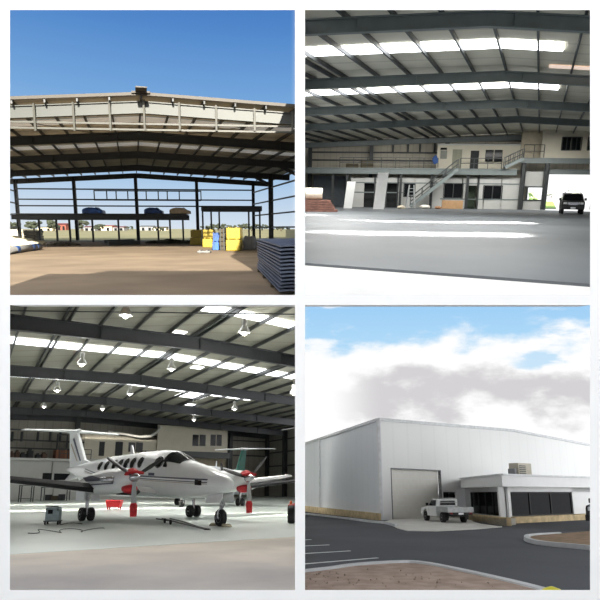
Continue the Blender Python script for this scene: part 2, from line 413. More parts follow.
# back wall columns and girts, side wall columns and girts
wb = Wall(A, O + U * ub, V)
sl, sr = wb.sz(18, 225)[0], wb.sz(253.5, 225)[0]
def top(s): return H - PIT * abs(s) - .3
for x in (18, 76, 137.3, 197.5, 253.5):
    a = wb.sz(x, 215)[0]
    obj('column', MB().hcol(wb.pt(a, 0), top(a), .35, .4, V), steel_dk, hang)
for y in (189.3, 199.6, 206):
    z = wb.sz(100, y)[1]
    obj('girt', MB().bar(wb.pt(sl, z, .1), wb.pt(sr, z, .1), .1, .17), steel, hang)
mb = MB()
for y in (191, 200.3):
    z = wb.sz(140, y)[1]; mb.bar(wb.pt(wb.sz(94, 195)[0], z, .15), wb.pt(wb.sz(201, 195)[0], z, .15), .1, .14)
for x in (94.5, 107, 116.4, 128, 146.4, 158.4, 167.4, 179.4, 201):
    a = wb.sz(x, 195)[0]; mb.bar(wb.pt(a, wb.sz(x, 200.3)[1], .15), wb.pt(a, wb.sz(x, 191)[1], .15), .12)
obj('window_framing', mb, steel, hang)
for s, sg in ((sr, 1), (sl, -1)):
    for k, u in enumerate(us[:-1][::-1]):
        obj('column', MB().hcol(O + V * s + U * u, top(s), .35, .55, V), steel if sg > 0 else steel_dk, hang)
        # haunch
        obj('haunch', MB().bar(O + V * (s - sg * .1) + U * u + V3((0, 0, top(s) - 1.2)), O + V * (s - sg * 2.2) + U * u + V3((0, 0, top(s - sg * 2.2) - .3)), .25, .3), steel_dk, hang)
    u = (us[-1] + us[-2]) / 2
    for z in (1.7, 3.2, 4.7, 6.2):
        obj('girt', MB().bar(O + V * s + U * us[0] + V3((0, 0, z)), O + V * s + U * us[-1] + V3((0, 0, z)), .1, .16), steel, hang)
# mezzanine: lower deck across the left, higher deck at the right, both inside the back bay
def deck(x0, x1, y0, y1, d, posts, label, dz=.0):
    w = wb.off(d); a0 = w.sz(x0, y0)[0]; a1 = w.sz(x1, y0)[0]
    z1 = w.sz((x0 + x1) / 2, y0)[1]; z0 = w.sz((x0 + x1) / 2, y1)[1]
    c = w.pt((a0 + a1) / 2, 0)
    e = tag(empty('mezzanine_deck', c), label, 'platform')
    mb = MB(); n = 5
    for k in range(n): mb.ibeam(w.pt(a0, (z0 + z1) / 2 - .05, -k * 1.3), w.pt(a1, (z0 + z1) / 2 - .05, -k * 1.3), .2, z1 - z0 - .1)
    obj('deck_beam', mb, steel_dk if x0 < 100 else steel, e)
    obj('deck_floor', w.abox(a0, z1 - .05, a1, z1, -5.4, .1), steel, e)
    for x in posts:
        a = w.sz(x, 230)[0]
        obj('post', MB().hcol(w.pt(a, 0, -.2), z0 + .05, .2, .2, V), galv if x > 120 else steel_dk, e)
    return w, z1
w1, zd = deck(11, 186, 213.5, 219.5, 9, (39, 56.4, 69.4, 92.4, 118.4, 158, 170, 183), 'long dark steel mezzanine deck on thin posts, carrying the tarp bundles')
w2, zd2 = deck(201, 262, 206, 210.8, 7, (203, 211.5, 219.5, 249, 260), 'short higher steel platform at the right rear corner of the open frame')
# bundles on the deck
tarp = mat('blue_tarp', (40, 84, 150), .5, vary=.5, scale=1.2)
cream = mat('cream_wrap', (190, 168, 136), .6, vary=.2)
def bundle(x0, x1, y0, m, label, cabin=True, m2=None):
    w = w1; a0 = w.sz(x0, 214)[0]; a1 = w.sz(x1, 214)[0]; z1 = w.sz(x0, y0)[1]; hgt = max(.7, 1.15 * (z1 - zd)); L = a1 - a0
    e = tag(empty('tarp_bundle', w.pt((a0 + a1) / 2, zd + .01, -1.5)), label, 'bundle', 'wrapped bundles on the mezzanine deck')
    prof = [(0, 0), (0, .55), (.06, .75), (.22, .95), (.45, 1.0), (.7, .93), (.84, .62), (.98, .5), (1, 0)]
    rings = []
    for n, sc in ((-.2, .85), (-.5, 1), (-2.2, 1), (-2.5, .85)):
        rings.append([w.pt(a0 + L * (.5 + (p - .5) * sc), zd + .02 + q * hgt * sc, n) for p, q in prof])
    obj('wrap', MB().loft(rings), m, e, smooth=False, bevel=.04)
    mb = MB()
    for f in (.3, .65): mb.box((0, 0, 0), (0, 0, 0)) if False else mb.hexa([w.pt(a0 + L * f + i, z, n) for z in (zd + .02, zd + hgt * 1.0 + .03) for i, n in ((0, -.48), (.09, -.48), (.09, -2.22), (0, -2.22))])
    obj('strap', mb, m2 or steel_lt, e)
bundle(81, 102, 208.5, tarp, 'low blue tarp-wrapped bundle on the dark deck, at its left part')
bundle(143.5, 162, 210, mat('blue_tarp_dark', (30, 66, 120), .5, vary=.4, scale=1.5), 'dark blue rounded tarp bundle in the middle of the deck', m2=tarp)
bundle(169, 190, 208.5, cream, 'cream wrapped bundle with blue straps at the right end of the deck', m2=tarp)
# insulation packs and other stores by the right rear corner
yel = mat('yellow_wrap', (136, 118, 12), .5, vary=.12, scale=1.0)
brn = mat('brown_card', (62, 54, 38), .8, vary=.2)
def pack(name, x0, x1, yt, ybm, m, label, cat, deep=1.6, side=None, rot=0, group=None, layers=0):
    c0 = A.G(x0, ybm); c1 = A.G(x1, ybm); Wd = (c1 - c0).length; Y = (c0.y + c1.y) / 2
    h = A.at((x0 + x1) / 2, yt, Y).z
    e = empty(name, (c0 + c1) / 2 + V3((0, deep / 2, 0)), rot, absolute=False); tag(e, label, cat, group)
    n = max(1, layers); body = MB()
    random.seed(int(x0))
    for k in range(n):
        z0 = h * k / n; z1 = h * (k + 1) / n - .02; j = random.uniform(-.04, .04)
        body.box((-Wd / 2 + j, -deep / 2 + j, z0 + .01), (Wd / 2 + j, deep / 2 + j, z1))
    obj('wrapped_stack', body, m, e, bevel=.05)
    mb = MB()
    for f in (-.28, .28): mb.box((Wd * f - .04, -deep / 2 - .06, 0.02), (Wd * f + .04, deep / 2 + .06, h + .03))
    obj('strap', mb, side or m, e)
    return e
GI = 'stacked stores at the right rear of the yard'
pack('insulation_pack', 190.5, 201.5, 230, 245, yel, 'small yellow insulation pack, leftmost beside the steel posts', 'pack', layers=2, group=GI)
pack('insulation_pack', 203, 213, 229.5, 247.5, yel, 'yellow insulation pack between the leftmost small one and the blue bale', 'pack', layers=2, group=GI)
pack('insulation_pack', 226, 240, 227.5, 251, yel, 'largest tall yellow insulation pack with sunlit front', 'pack', 2.0, layers=2, group=GI)
pack('cardboard_stack', 219.5, 225.5, 228.5, 250.5, brn, 'brown cardboard stack standing against the largest yellow pack', 'stack', 1.8, side=steel_dk, layers=5)
pack('tarp_bale', 212.5, 219, 233, 250.3, tarp, 'upright blue tarp bale between two yellow packs', 'bale', 1.2, layers=2)
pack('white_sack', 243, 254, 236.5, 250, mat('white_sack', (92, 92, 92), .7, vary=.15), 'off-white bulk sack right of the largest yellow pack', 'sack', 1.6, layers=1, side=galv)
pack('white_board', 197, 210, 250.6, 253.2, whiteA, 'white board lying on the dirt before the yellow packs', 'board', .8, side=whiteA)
# stack of long profiled steel sheets at the right
shm = mat('profiled_sheet_blue_grey', (78, 86, 102), .5, .1, vary=.2, scale=1.0)
e = tag(empty('roof_sheet_stack', A.G(270, 268)), 'large stack of long blue-grey profiled roof sheets along the right edge', 'stack')
c0 = A.G(256, 271); c1 = A.G(276, 294.5); dd = (c1 - c0).normalized(); nn = V3((-dd.y, dd.x, 0)); nn = nn if nn.x > 0 else -nn
htop = A.at(254.5, 237.5, c0.y).z
nl = 13
for k in range(nl):
    z = .12 + (htop - .12) * k / nl; mb = MB(); th = (htop - .12) / nl * .5
    j = random.uniform(-.06, .06); Ln = (c1 - c0).length + .6; Wd = 5.6; q = []; m_ = 22
    for i in range(m_ + 1): q.append((i / m_ * Wd, th * .5 if i % 2 else 0))
    o0 = c0 + nn * (.03 + random.uniform(0, .05)) + dd * j + V3((0, 0, z))
    pts = [o0 + nn * a + V3((0, 0, b)) for a, b in q] + [o0 + nn * a + V3((0, 0, b + th)) for a, b in q[::-1]]
    mb.prism(pts, dd * Ln); obj('sheet_layer', mb, shm, e)
for t in (.6, 3.4, 6.4): obj('timber_bearer', MB().bar(c0 + dd * t + nn * .02 + V3((0, 0, .06)), c0 + dd * t + nn * 5.4 + V3((0, 0, .06)), .12, .12), brn, e)
# pale packs and rubble at the left
pw = mat('pale_wrap', (186, 176, 150), .7, vary=.2, scale=1.5)
GL = 'pale wrapped stacks at the left of the yard'
pack('pallet_stack', 8, 23.5, 229.5, 240, pw, 'cream wrapped pallet stack at far left, topmost row at back', 'stack', 2, layers=3, group=GL)
pack('pallet_stack', 24, 37.5, 230.5, 240.5, mat('grey_board', (76, 72, 62), .8, vary=.2), 'grey-brown board stack beside the cream wrapped stack', 'stack', 2, layers=4, group=GL)
def heap(name, x0, x1, yt, ybm, m, label, cat, n, seed, sz=.35):
    random.seed(seed); mb = MB(); c0 = A.G(x0, ybm); c1 = A.G(x1, ybm); h = A.at((x0 + x1) / 2, yt, c0.y).z
    for i in range(n):
        t = random.random(); d = random.random(); hh = h * (1 - abs(2 * t - 1) ** 1.5) * (1 - d * .5)
        p = c0.lerp(c1, t) + V3((0, d * 3, max(.05, hh * random.random())))
        mb.ball(p, random.uniform(.5, 1) * sz, 7, 5, .22, (1.5, 1, .55))
    return obj(name, mb, m)
heapm = mat('pale_plastic_heap', (190, 184, 160), .7, vary=.3, scale=2)
e = tag(empty('wrapped_bales', A.G(22, 249)), 'low heap of cream plastic-wrapped bales at the left edge', 'heap')
random.seed(3)
for i in range(9):
    p = A.G(6 + i * 4.4, 248.6 - (i % 3) * 1.6); mb = MB(); h = 1.1 - .08 * i
    mb.ball(p + V3((0, 0, h * .48)), h * .5, 12, 8, .05, (2.0, 1.6, .95)); obj('bale', mb, heapm, e, smooth=True)
e = tag(empty('plastic_roll', A.G(20, 252.5)), 'long white roll with blue bands lying in front of the cream bales', 'roll')
p0, p1 = A.G(7, 254.6), A.G(40, 249.6)
obj('roll_body', MB().tube([p0 + V3((0, 0, .24)), p1 + V3((0, 0, .24))], .23, 12), whiteA, e, smooth=True)
for t in (.68, .84, .2):
    c = p0.lerp(p1, t); obj('band', MB().tube([c + V3((0, 0, .24)), c.lerp(p1, .1 if t < .5 else .2) + V3((0, 0, .24))], .24, 12), tarp, e)
stuff(heap('rubble', 46, 68, 241.5, 246, mat('rubble_grey', (92, 88, 78), .9, vary=.4), '', '', 90, 5, .28), 'scattered grey rubble beside the pale bales', 'rubble')
stuff(heap('rubble', 148, 190, 240.6, 243.6, mat('rubble_dark', (34, 38, 28), .9, vary=.4), '', '', 170, 9, .4), 'dark weeds and scrap steel along the rear edge of the dirt', 'rubble')
# a few scrap girders on the ground at the back
for i, (x0, x1, y) in enumerate(((108, 140, 245.4), (104, 134, 243.4), (196, 216, 244.3))):
    a, b = A.G(x0, y), A.G(x1, y - 1.2)
    tag(obj('steel_girder', MB().ibeam(a + V3((0, 0, .18)), b + V3((0, 0, .18)), .3, .34), steel if i else galv), ['pale steel beam lying on the dirt, leftmost of three', 'grey steel beam lying on the dirt behind the pale one', 'steel beam lying behind the yellow packs'][i], 'beam', 'steel beams on the ground')
# far side of the field
def tree(x, yt, w, i, Y=None):
    b = A.G(x, 231.2 if i < 10 else 230.3); Y = b.y; h = A.at(x, yt, Y).z; r = w / F * Y / 2
    e = tag(empty('tree', b, absolute=False), TL[i], 'tree', 'trees on the far side of the field')
    obj('trunk', MB().tube([(0, 0, 0), (.2, 0, h * .35), (0, 0, h * .6)], [.5, .35, .2], 7), brn, e)
    random.seed(i * 11); mb = MB()
    for k in range(26):
        a = random.uniform(0, 6.28); q = random.random() ** .5 * r * .75; z = h * random.uniform(.35, .88)
        mb.ball((math.cos(a) * q, math.sin(a) * q, z), random.uniform(.2, .36) * h * .6, 7, 5, .25, (1.25, 1.25, .8))
    obj('crown', mb, treem, e)
treem = mat('tree_foliage', (40, 46, 30), .9, vary=.4, scale=.4)
TL = ['dark tree at the left edge behind the corner column', 'broad dark tree left of the thin deck post', 'dark tree above the orange shed, left', 'tree behind the column, between orange and red sheds',
      'low dark tree right of the second column', 'small tree behind the middle deck post', 'low tree behind the short platform', 'low dark tree behind the largest yellow pack', 'broad low tree right of the platform posts', 'low tree at the right edge beyond the side columns', 'wide dark tree clump low behind the right platform posts', 'dark tree just left of the corner column', 'dark tree between the corner column and the side columns', 'low tree left of the middle column', 'tree between the two blue bundles, below the deck']
for i, (x, yt, w) in enumerate([(14, 222, 16), (34, 221.5, 20), (54, 219.5, 14), (82, 220, 14), (99, 224, 14), (160, 226.5, 20), (208, 225.5, 18), (229, 225, 22), (252, 225.5, 24), (281, 226, 24), (218, 223.5, 22), (242, 223.8, 20), (262, 224, 22), (128, 226, 14), (112, 225, 14)]):
    tree(x, yt, w, i)
def shed(x0, x1, yt, yb, m, rm, label, deep=8):
    c0, c1 = A.G(x0, yb), A.G(x1, yb); w = (c1 - c0).length; h = A.at(x0, yt, c0.y).z
    e = tag(empty('shed', (c0 + c1) / 2, absolute=False), label, 'shed', 'sheds and containers across the field')
    obj('wall', MB().box((-w / 2, 0, 0), (w / 2, deep, h * .8)), m, e)
    obj('roof', MB().prism([(-w / 2 - .3, -.3, h * .8), (-w / 2 - .3, deep / 2, h * 1.05), (-w / 2 - .3, deep + .3, h * .8)], (w + .6, 0, 0)), rm, e)
    n = max(2, int(w / 6))
    for k in range(n): x = -w / 2 + w * (k + .5) / n; obj('door', MB().box((x - .8, -.06, 0), (x + .8, 0, h * .6)), darkglass, e)
orange = mat('orange_paint', (104, 46, 28), .6); red = mat('red_brown_roof', (76, 30, 24), .6)
for i, (x0, x1, yt, yb, m, rm) in enumerate([(57, 66, 223.5, 230.2, orange, red), (84, 95, 226.3, 230.8, whiteA, red), (96, 112, 225.5, 230.6, pw, orange), (113, 124, 226.5, 230.6, whiteA, red), (140, 153, 225.7, 230.6, whiteA, galv), (154, 166, 226.8, 230.6, pw, red), (38, 52, 226.8, 230.8, pw, galv)]):
    shed(x0, x1, yt, yb, m, rm, ['orange shed across the field left of the first deck posts', 'small white shed with red roof beside the dark tree', 'cream shed with orange roof across the field', 'white shed with red roof left of the middle column', 'white shed with grey roof right of the middle column', 'cream shed with red roof right of the white shed', 'cream shed with grey roof at far left of the field'][i])

# ================================================================== PLACE 2 (upper right): inside the hangar, mezzanine offices and skylights
PANEL = 'B'
B_ = B = Place('B', 192.3, .012, 1.6)
steel = mat('painted_steel_blue_grey', (112, 121, 120), .5, vary=.1, scale=1.5); steel_dk = mat('painted_steel_dark', (58, 62, 62), .5); galv = mat('galvanised_steel', (165, 168, 168), .4)
steel_lt = mat('painted_steel_light', (150, 152, 138), .5)
conc = mat('concrete_floor', (98, 103, 106), .55, vary=.1, scale=.25, rgb2=(88, 92, 96))
pale_gravel = mat('pale_gravel', (235, 232, 226), .95, vary=.06, scale=1.5, bump=.1)
lawn = mat('bright_lawn', (128, 160, 70), .95, vary=.2, scale=.5)
sky_panel = emit('translucent_sheet_daylight', (250, 252, 255), 8)
wB = Wall(B, B.G(430, 207.4), V3((1, -.1, 0)))
Vb = V3((1, -.035, 0)).normalized(); Ub = B.hdir(540, 195)
PB = .045
pr = B.at(489, 11, 25.5); Hb = pr.z + .27; Ob = V3((pr.x, pr.y, 0))
usB = [0.0] + [solve(B, Ob, Ub, Vb, Hb - .27, PB, x, y)[0] for x, y in ((504, 71), (512, 99.5), (518, 116))]
ubk = (wB.p0 - Ob).dot(wB.N) / Ub.dot(wB.N)
usB.append(ubk - .3)
ceil = struct(empty('ceiling', (Ob.x, Ob.y, Hb)))
# roof cladding underside
und2 = mat('roof_sheet_underside_bright', (226, 221, 204), .7, vary=.08, scale=.4, stripes=(1, 1.9, .35))
PB = .045
lightsB = []
for (xl, xr, yt, yb) in ((-30, 564, 42.5, 50.5), (-30, 559, 84.3, 89.3)):
    u1, s1 = solve(B, Ob, Ub, Vb, Hb, PB, xr, yt); u0, _ = solve(B, Ob, Ub, Vb, Hb, PB, xr, yb)
    ua, ub_ = min(u0, u1), max(u0, u1); lightsB.append((ua, ub_, -26, s1))
uu, ss = solve(B, Ob, Ub, Vb, Hb, PB, 362, 107.6); uu0, s0 = solve(B, Ob, Ub, Vb, Hb, PB, 362, 110)
lightsB.append((min(uu, uu0), max(uu, uu0), -26, ss))
hangar_roof(B, Ob, Ub, Vb, usB, -26, 26, Hb, PB, ceil, 1.85, und2, steel_dk, steel, .56, .3, -9, ubk + 7, lightsB, sky_panel, double=(-9.9,))
# pale patch where daylight falls through at the right (a short translucent sheet)
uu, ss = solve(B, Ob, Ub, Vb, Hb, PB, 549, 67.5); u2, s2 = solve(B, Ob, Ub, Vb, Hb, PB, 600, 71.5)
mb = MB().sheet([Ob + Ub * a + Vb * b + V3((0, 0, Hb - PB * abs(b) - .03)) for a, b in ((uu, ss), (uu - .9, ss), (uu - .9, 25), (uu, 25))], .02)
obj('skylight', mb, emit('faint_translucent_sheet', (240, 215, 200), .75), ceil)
# floor: slab, and bleached ground outside its front edge and outside the door
struct(obj('floor', gpoly(B, [(300.5, 262.5), (600, 284.5), (760, 284), (760, 211.8), (600, 211.8), (300.5, 203)], t=.25), conc))
gr = gpoly(B, [(300.5, 298), (604, 298), (604, 284.8), (300.5, 262.8)], -.12, .2)
struct(obj('ground_apron', gr, pale_gravel))
# irregular slab edge
# back wall, left wall, right wall
sheetw = mat('wall_sheet_beige', (186, 180, 164), .7, vary=.12, scale=.6, stripes=(0, .76, .35))
a_l = wB.sz(309, 180)[0]; a_x = (V3((.05, 0, 0)) - wB.p0).x / wB.V.x; a_d0 = wB.sz(543.5, 190)[0]; a_d1 = wB.sz(592, 190)[0]; z_d = wB.sz(565, 174.5)[1]
def roofz(P_): return P_
mb = MB()
def btop(a):
    s = (wB.pt(a, 0) - (Ob + Ub * ubk)).dot(Vb); return Hb - PB * abs(s) - .05
aR = a_d1 + 22
ridge_a = (Ob + Ub * ubk - wB.p0).dot(Vb)
def wallpoly(pts, t=.12):
    return MB().prism([wB.pt(a, z, -t) for a, z in pts], wB.N * t)
wall_b = struct(empty('wall_back', wB.pt((a_l + a_d0) / 2, 0)))
w_a = wB.sz(527, 194)[0]; w_b = wB.sz(542, 194)[0]; w_z0 = wB.sz(535, 200)[1]; w_z1 = wB.sz(535, 187)[1]
obj('cladding', wallpoly([(a_x - .2, 0), (w_a, 0), (w_a, btop(w_a)), (ridge_a, btop(ridge_a)), (a_x - .2, btop(a_x))]), sheetw, wall_b)
obj('cladding', wallpoly([(w_a, 0), (w_b, 0), (w_b, w_z0), (w_a, w_z0)]), sheetw, wall_b)
obj('cladding', wallpoly([(w_a, w_z1), (w_b, w_z1), (w_b, btop(w_b)), (w_a, btop(w_a))]), sheetw, wall_b)
obj('cladding', wallpoly([(w_b, 0), (a_d0, 0), (a_d0, btop(a_d0)), (w_b, btop(w_b))]), sheetw, wall_b)
obj('cladding', wallpoly([(a_d0, z_d), (a_d1, z_d), (a_d1, btop(a_d1)), (a_d0, btop(a_d0))]), sheetw, wall_b)
obj('cladding', wallpoly([(a_d1, 0), (aR, 0), (aR, btop(aR)), (a_d1, btop(a_d1))]), sheetw, wall_b)
for y in (132, 140.6, 152.6, 160.5):
    z = wB.sz(380, y)[1]; obj('girt', MB().bar(wB.pt(a_l, z, .12), wB.pt(wB.sz(521, 140)[0], z, .12), .14, .18), steel_dk, wall_b)
for x in (310.5, 371.5, 446.5):
    a = wB.sz(x, 150)[0]; obj('column', MB().hcol(wB.pt(a, 0, .45), btop(a) - .2, .45, .55, wB.N), steel_dk, wall_b)
for x in (393, 408, 420, 434.5):
    a = wB.sz(x, 147)[0]; obj('window_mullion', MB().bar(wB.pt(a, wB.sz(x, 152.6)[1], .14), wB.pt(a, wB.sz(x, 140.6)[1], .14), .2), steel_dk, wall_b)
# side walls
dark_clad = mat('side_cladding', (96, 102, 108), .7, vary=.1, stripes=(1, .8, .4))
cl = wB.pt(a_l, 0)
cr = Ob + Vb * 25.9 + Ub * (ubk + .1)
mb = MB().prism([cr, cr - Ub * 58, cr - Ub * 58 + V3((0, 0, Hb - 1.2)), cr + V3((0, 0, Hb - 1.2))], (.12, 0, 0))
struct(obj('wall_right', mb, dark_clad))
mb = MB().prism([V3((.02, 14, 0)), V3((.02, 90, 0)), V3((.02, 90, Hb - .6)), V3((.02, 14, Hb - .6))], (.02, 0, 0)); struct(obj('wall_left', mb, dark_clad))
# offices: one wall plane a few metres in front of the back wall
wo = wB.off(4.2)
panel = mat('office_panel_pale', (184, 184, 180), .55, vary=.05, scale=1)
panel_c = mat('office_panel_cream', (200, 194, 176), .6, vary=.05, scale=1)
void = mat('dim_interior', (44, 46, 48), .8)
zdk1 = wo.sz(420, 169)[1]; zdk0 = wo.sz(420, 174.6)[1]
xs0, xs1 = 312, 519.5
low = tag(empty('ground_floor_offices', wo.pt(wo.sz(430, 205)[0], 0)), 'row of pale panel rooms under the mezzanine, with dark doorways and windows', 'office')
# panel runs between openings (x0,x1,kind) kind: None solid; ('d',top) doorway; ('w',top,bottom) window
runs = [(350, 364, None), (364, 374, ('d', 183)), (374, 386, None), (386, 397.3, ('d', 183)), (397.3, 404, None), (404, 414.5, ('w', 183.5, 196.8)), (414.5, 444, None),
        (444, 462, ('w', 183.5, 198)), (462, 467, None), (467, 477, ('d', 185.5)), (477, 483.5, None), (483.5, 501, ('w', 185.6, 199.6)), (501, 519.5, None)]
for x0, x1, k in runs:
    if k is None: obj('wall_panel', wo.rect(x0, 178, x1, 208, .12, 0, zb=0), panel, low); continue
    obj('wall_panel', wo.rect(x0, 177.5, x1, k[1], .12), panel, low)
    if k[0] == 'w':
        obj('wall_panel', wo.rect(x0, k[2], x1, 208, .12, zb=0), panel, low)
        fr = obj('window', wo.rect(x0, k[1], x1, k[2], .04, -.02), darkglass, low)
        a0, z1 = wo.sz(x0, k[1]); a1, z0 = wo.sz(x1, k[2]); mb = MB()
        for p, q in (((a0, z0), (a1, z0)), ((a0, z1), (a1, z1)), ((a0, z0), (a0, z1)), ((a1, z0), (a1, z1)), (((a0 + a1) / 2, z0), ((a0 + a1) / 2, z1))):
            mb.bar(wo.pt(*p, .12), wo.pt(*q, .12), .09)
        obj('window_frame', mb, steel_dk, fr)
    else:
        obj('doorway', wo.rect(x0, k[1], x1, 208, .05, -1.2, zb=0), mat('doorway_green', (70, 84, 66), .7) if x0 > 460 else void, low)
for x in (374.5, 386, 397.3, 466.5, 477.5, 350):
    a = wo.sz(x, 195)[0]; obj('door_frame', MB().bar(wo.pt(a, 0, .14), wo.pt(a, zdk0, .14), .16, .12), steel_dk, low)
for y, x0, x1 in ((183.2, 350, 519), (198.6, 440, 519), (193, 350, 404)):
    z = wo.sz(430, y)[1]; obj('rail_trim', MB().bar(wo.pt(wo.sz(x0, y)[0], z, .14), wo.pt(wo.sz(x1, y)[0], z, .14), .05, .12), steel, low)
# dark bay under the deck at far left
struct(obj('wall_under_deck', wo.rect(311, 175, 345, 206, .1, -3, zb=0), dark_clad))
# mezzanine deck
e = tag(empty('mezzanine_deck', wo.pt(wo.sz(400, 200)[0], 0)), 'long grey steel mezzanine deck above the ground-floor rooms', 'platform')
a0, a1 = wo.sz(306, 172)[0], wo.sz(515, 172)[0]
obj('edge_beam', MB().ibeam(wo.pt(a0, (zdk0 + zdk1) / 2, .9), wo.pt(a1, (zdk0 + zdk1) / 2, .9), .25, zdk1 - zdk0, .07, .08), steel, e)
obj('deck_floor', wo.abox(a0, zdk1 - .02, a1, zdk1 + .04, -5, -1.0 + .9), steel, e) if False else obj('deck_floor', MB().hexa([wo.pt(a, z, n) for z in (zdk1 - .0, zdk1 + .05) for a, n in ((a0, .95), (a1, .95), (a1, -2.2), (a0, -2.2))]), steel, e)
for x in (333, 347, 400, 430.5, 466):
    a = wo.sz(x, 190)[0]; obj('post', MB().hcol(wo.pt(a, 0, .7), zdk0, .28 if x not in (430.5, 519.5) else .5, .28, wo.V), steel_dk if x != 519.5 else steel, e)
def railing(w, x0, x1, ybase_z, hgt, n, label, dep, mid=2, parent=None):
    a0, a1 = w.sz(x0, 165)[0], w.sz(x1, 165)[0]
    e = parent or tag(empty('handrail', w.pt((a0 + a1) / 2, ybase_z, dep)), label, 'railing')
    for k in range(n + 1):
        a = a0 + (a1 - a0) * k / n; obj('rail_post', MB().bar(w.pt(a, ybase_z, dep), w.pt(a, ybase_z + hgt, dep), .07), steel_dk, e)
    for k in range(1, mid + 1):
        z = ybase_z + hgt * k / mid; obj('rail_bar', MB().bar(w.pt(a0, z, dep), w.pt(a1, z, dep), .07), steel_dk, e)
    return e
railing(wo, 340, 437, zdk1 + .06, 1.1, 7, 'long dark handrail on the mezzanine edge left of the stair head', .85)
railing(wo, 459, 500, zdk1 + .06, 1.1, 3, 'dark handrail on the mezzanine between the two stair flights', .85)
# stairs
def stair(x0, y0, x1, y1, w, dep, label, wide=1.0, zf=None):
    a0, z0 = w.sz(x0, y0); a1, z1 = w.sz(x1, y1); z0 = max(0.02, z0) if zf is None else zf
    n = 14; e = tag(empty('staircase', w.pt(a0, z0, dep)), label, 'staircase')
    for d in (dep, dep + wide): obj('stringer', MB().bar(w.pt(a0, z0 + .1, d), w.pt(a1, z1 + .05, d), .08, .34), steel, e)
    for k in range(n):
        t = (k + .5) / n; a = a0 + (a1 - a0) * t; z = z0 + (z1 - z0) * t
        obj('tread', w.abox(a - .16, z, a + .16, z + .04, wide - .1, dep + .05), steel_dk, e)
    for d in (dep, dep + wide):
        obj('handrail', MB().bar(w.pt(a0, z0 + 1.15, d), w.pt(a1, z1 + 1.1, d), .07), steel_dk, e)
        obj('handrail', MB().bar(w.pt(a0, z0 + .65, d), w.pt(a1, z1 + .6, d), .05), steel_dk, e)
        for k in range(5):
            t = k / 4; a = a0 + (a1 - a0) * t; z = z0 + (z1 - z0) * t
            obj('baluster', MB().bar(w.pt(a, z + .1, d), w.pt(a, z + 1.12, d), .06), steel_dk, e)
    return e
stair(409, 207, 455, 170.5, wo, 1.2, 'grey steel staircase rising from the floor to the mezzanine, beside the column')
# upper rooms
up = tag(empty('upper_office', wo.pt(wo.sz(480, 165)[0], zdk1)), 'pale panel office on the mezzanine with a dark door and a window pair', 'office')
wu = wB.off(3.0)
obj('wall_panel', wu.rect(437, 145, 521, 168.5, .12, zb=zdk1 + .06), panel_c, up)
obj('door', wu.rect(452, 149.5, 461.5, 168.5, .05, .13, zb=zdk1 + .08), mat('grey_green_door', (140, 140, 122), .6), up)
obj('door', wu.rect(470, 150.8, 478.3, 170, .05, .13, zb=zdk1 + .08), void, up)
obj('wall_sign', wu.rect(440.3, 147.8, 446.8, 150, .05, .13), darkglass, up)
obj('door', wu.rect(440.3, 150.5, 446.8, 159, .05, .13), mat('pale_grey_door', (128, 130, 122), .6), up)
for x0, x1 in ((485, 493), (494, 502)): obj('window', wu.rect(x0, 150, x1, 161.8, .05, .13), darkglass, up)
obj('top_trim', wu.rect(437, 144, 521, 145.6, .2, 0), panel, up)
blk = tag(empty('side_office', wo.pt(wo.sz(560, 165)[0], 0)), 'taller cream office block above the vehicle doorway, with window pairs', 'office')
zu0 = wo.sz(560, 163.8)[1]; zu1 = wo.sz(560, 158.5)[1]
obj('wall_panel', wo.rect(541.5, 128.5, 606, 158.5, .15, 0), panel_c, blk)
obj('wall_panel', wB.off(3.2).rect(521, 131.5, 542, 159, .12, 0), mat('cream_recess', (180, 170, 148), .6), blk)
for x0, x1 in ((562, 570), (571.5, 580), (588, 596)):
    fr = obj('window', wo.rect(x0, 137.3, x1, 150.4, .05, .16), darkglass, blk)
    a0, z1 = wo.sz(x0, 137.3); a1, z0 = wo.sz(x1, 150.4); mb = MB()
    for p, q in (((a0, z0), (a1, z0)), ((a0, z1), (a1, z1)), ((a0, z0), (a0, z1)), ((a1, z0), (a1, z1)), (((a0 + a1) / 2, z0), ((a0 + a1) / 2, z1))): mb.bar(wo.pt(*p, .22), wo.pt(*q, .22), .08)
    obj('window_frame', mb, steel_dk, fr)
a0, a1 = wo.sz(519, 161)[0], wo.sz(606, 161)[0]
obj('floor_beam', MB().ibeam(wo.pt(a0, (zu0 + zu1) / 2, .6), wo.pt(a1, (zu0 + zu1) / 2, .6), .3, zu1 - zu0, .08, .1), steel, blk)
obj('door_beam', MB().ibeam(wo.pt(wo.sz(543, 172)[0], wo.sz(560, 172)[1], .3), wo.pt(a1, wo.sz(560, 172)[1], .3), .3, wo.sz(560, 169.5)[1] - wo.sz(560, 174.2)[1], .06, .1), steel, blk)
for x in (520.5, 543.5):
    a = wo.sz(x, 190)[0]; obj('column', MB().hcol(wo.pt(a, 0, .5), zu0, .45, .45, wo.V), steel_dk, blk)
obj('wall_panel', wo.rect(522.5, 171.5, 542.5, 186.5, .12, 0), panel, blk)
obj('wall_panel', wo.rect(522.5, 200.5, 542.5, 210, .12, 0, zb=0), panel, blk)
mb = MB(); a0, z1 = wo.sz(523, 186.8); a1, z0 = wo.sz(542.5, 200.4); am = wo.sz(527, 190)[0]
for p, q in (((a0, z0), (a1, z0)), ((a0, z1), (a1, z1)), ((a0, z0), (a0, z1)), ((a1, z0), (a1, z1)), ((am, z0), (am, z1))): mb.bar(wo.pt(*p, .12), wo.pt(*q, .12), .14)
obj('window_frame', mb, steel_dk, blk)
zl = zu1 + .05
railing(wo, 521.5, 541.5, zl, 1.35, 2, 'short dark handrail on the landing before the cream block', .5)
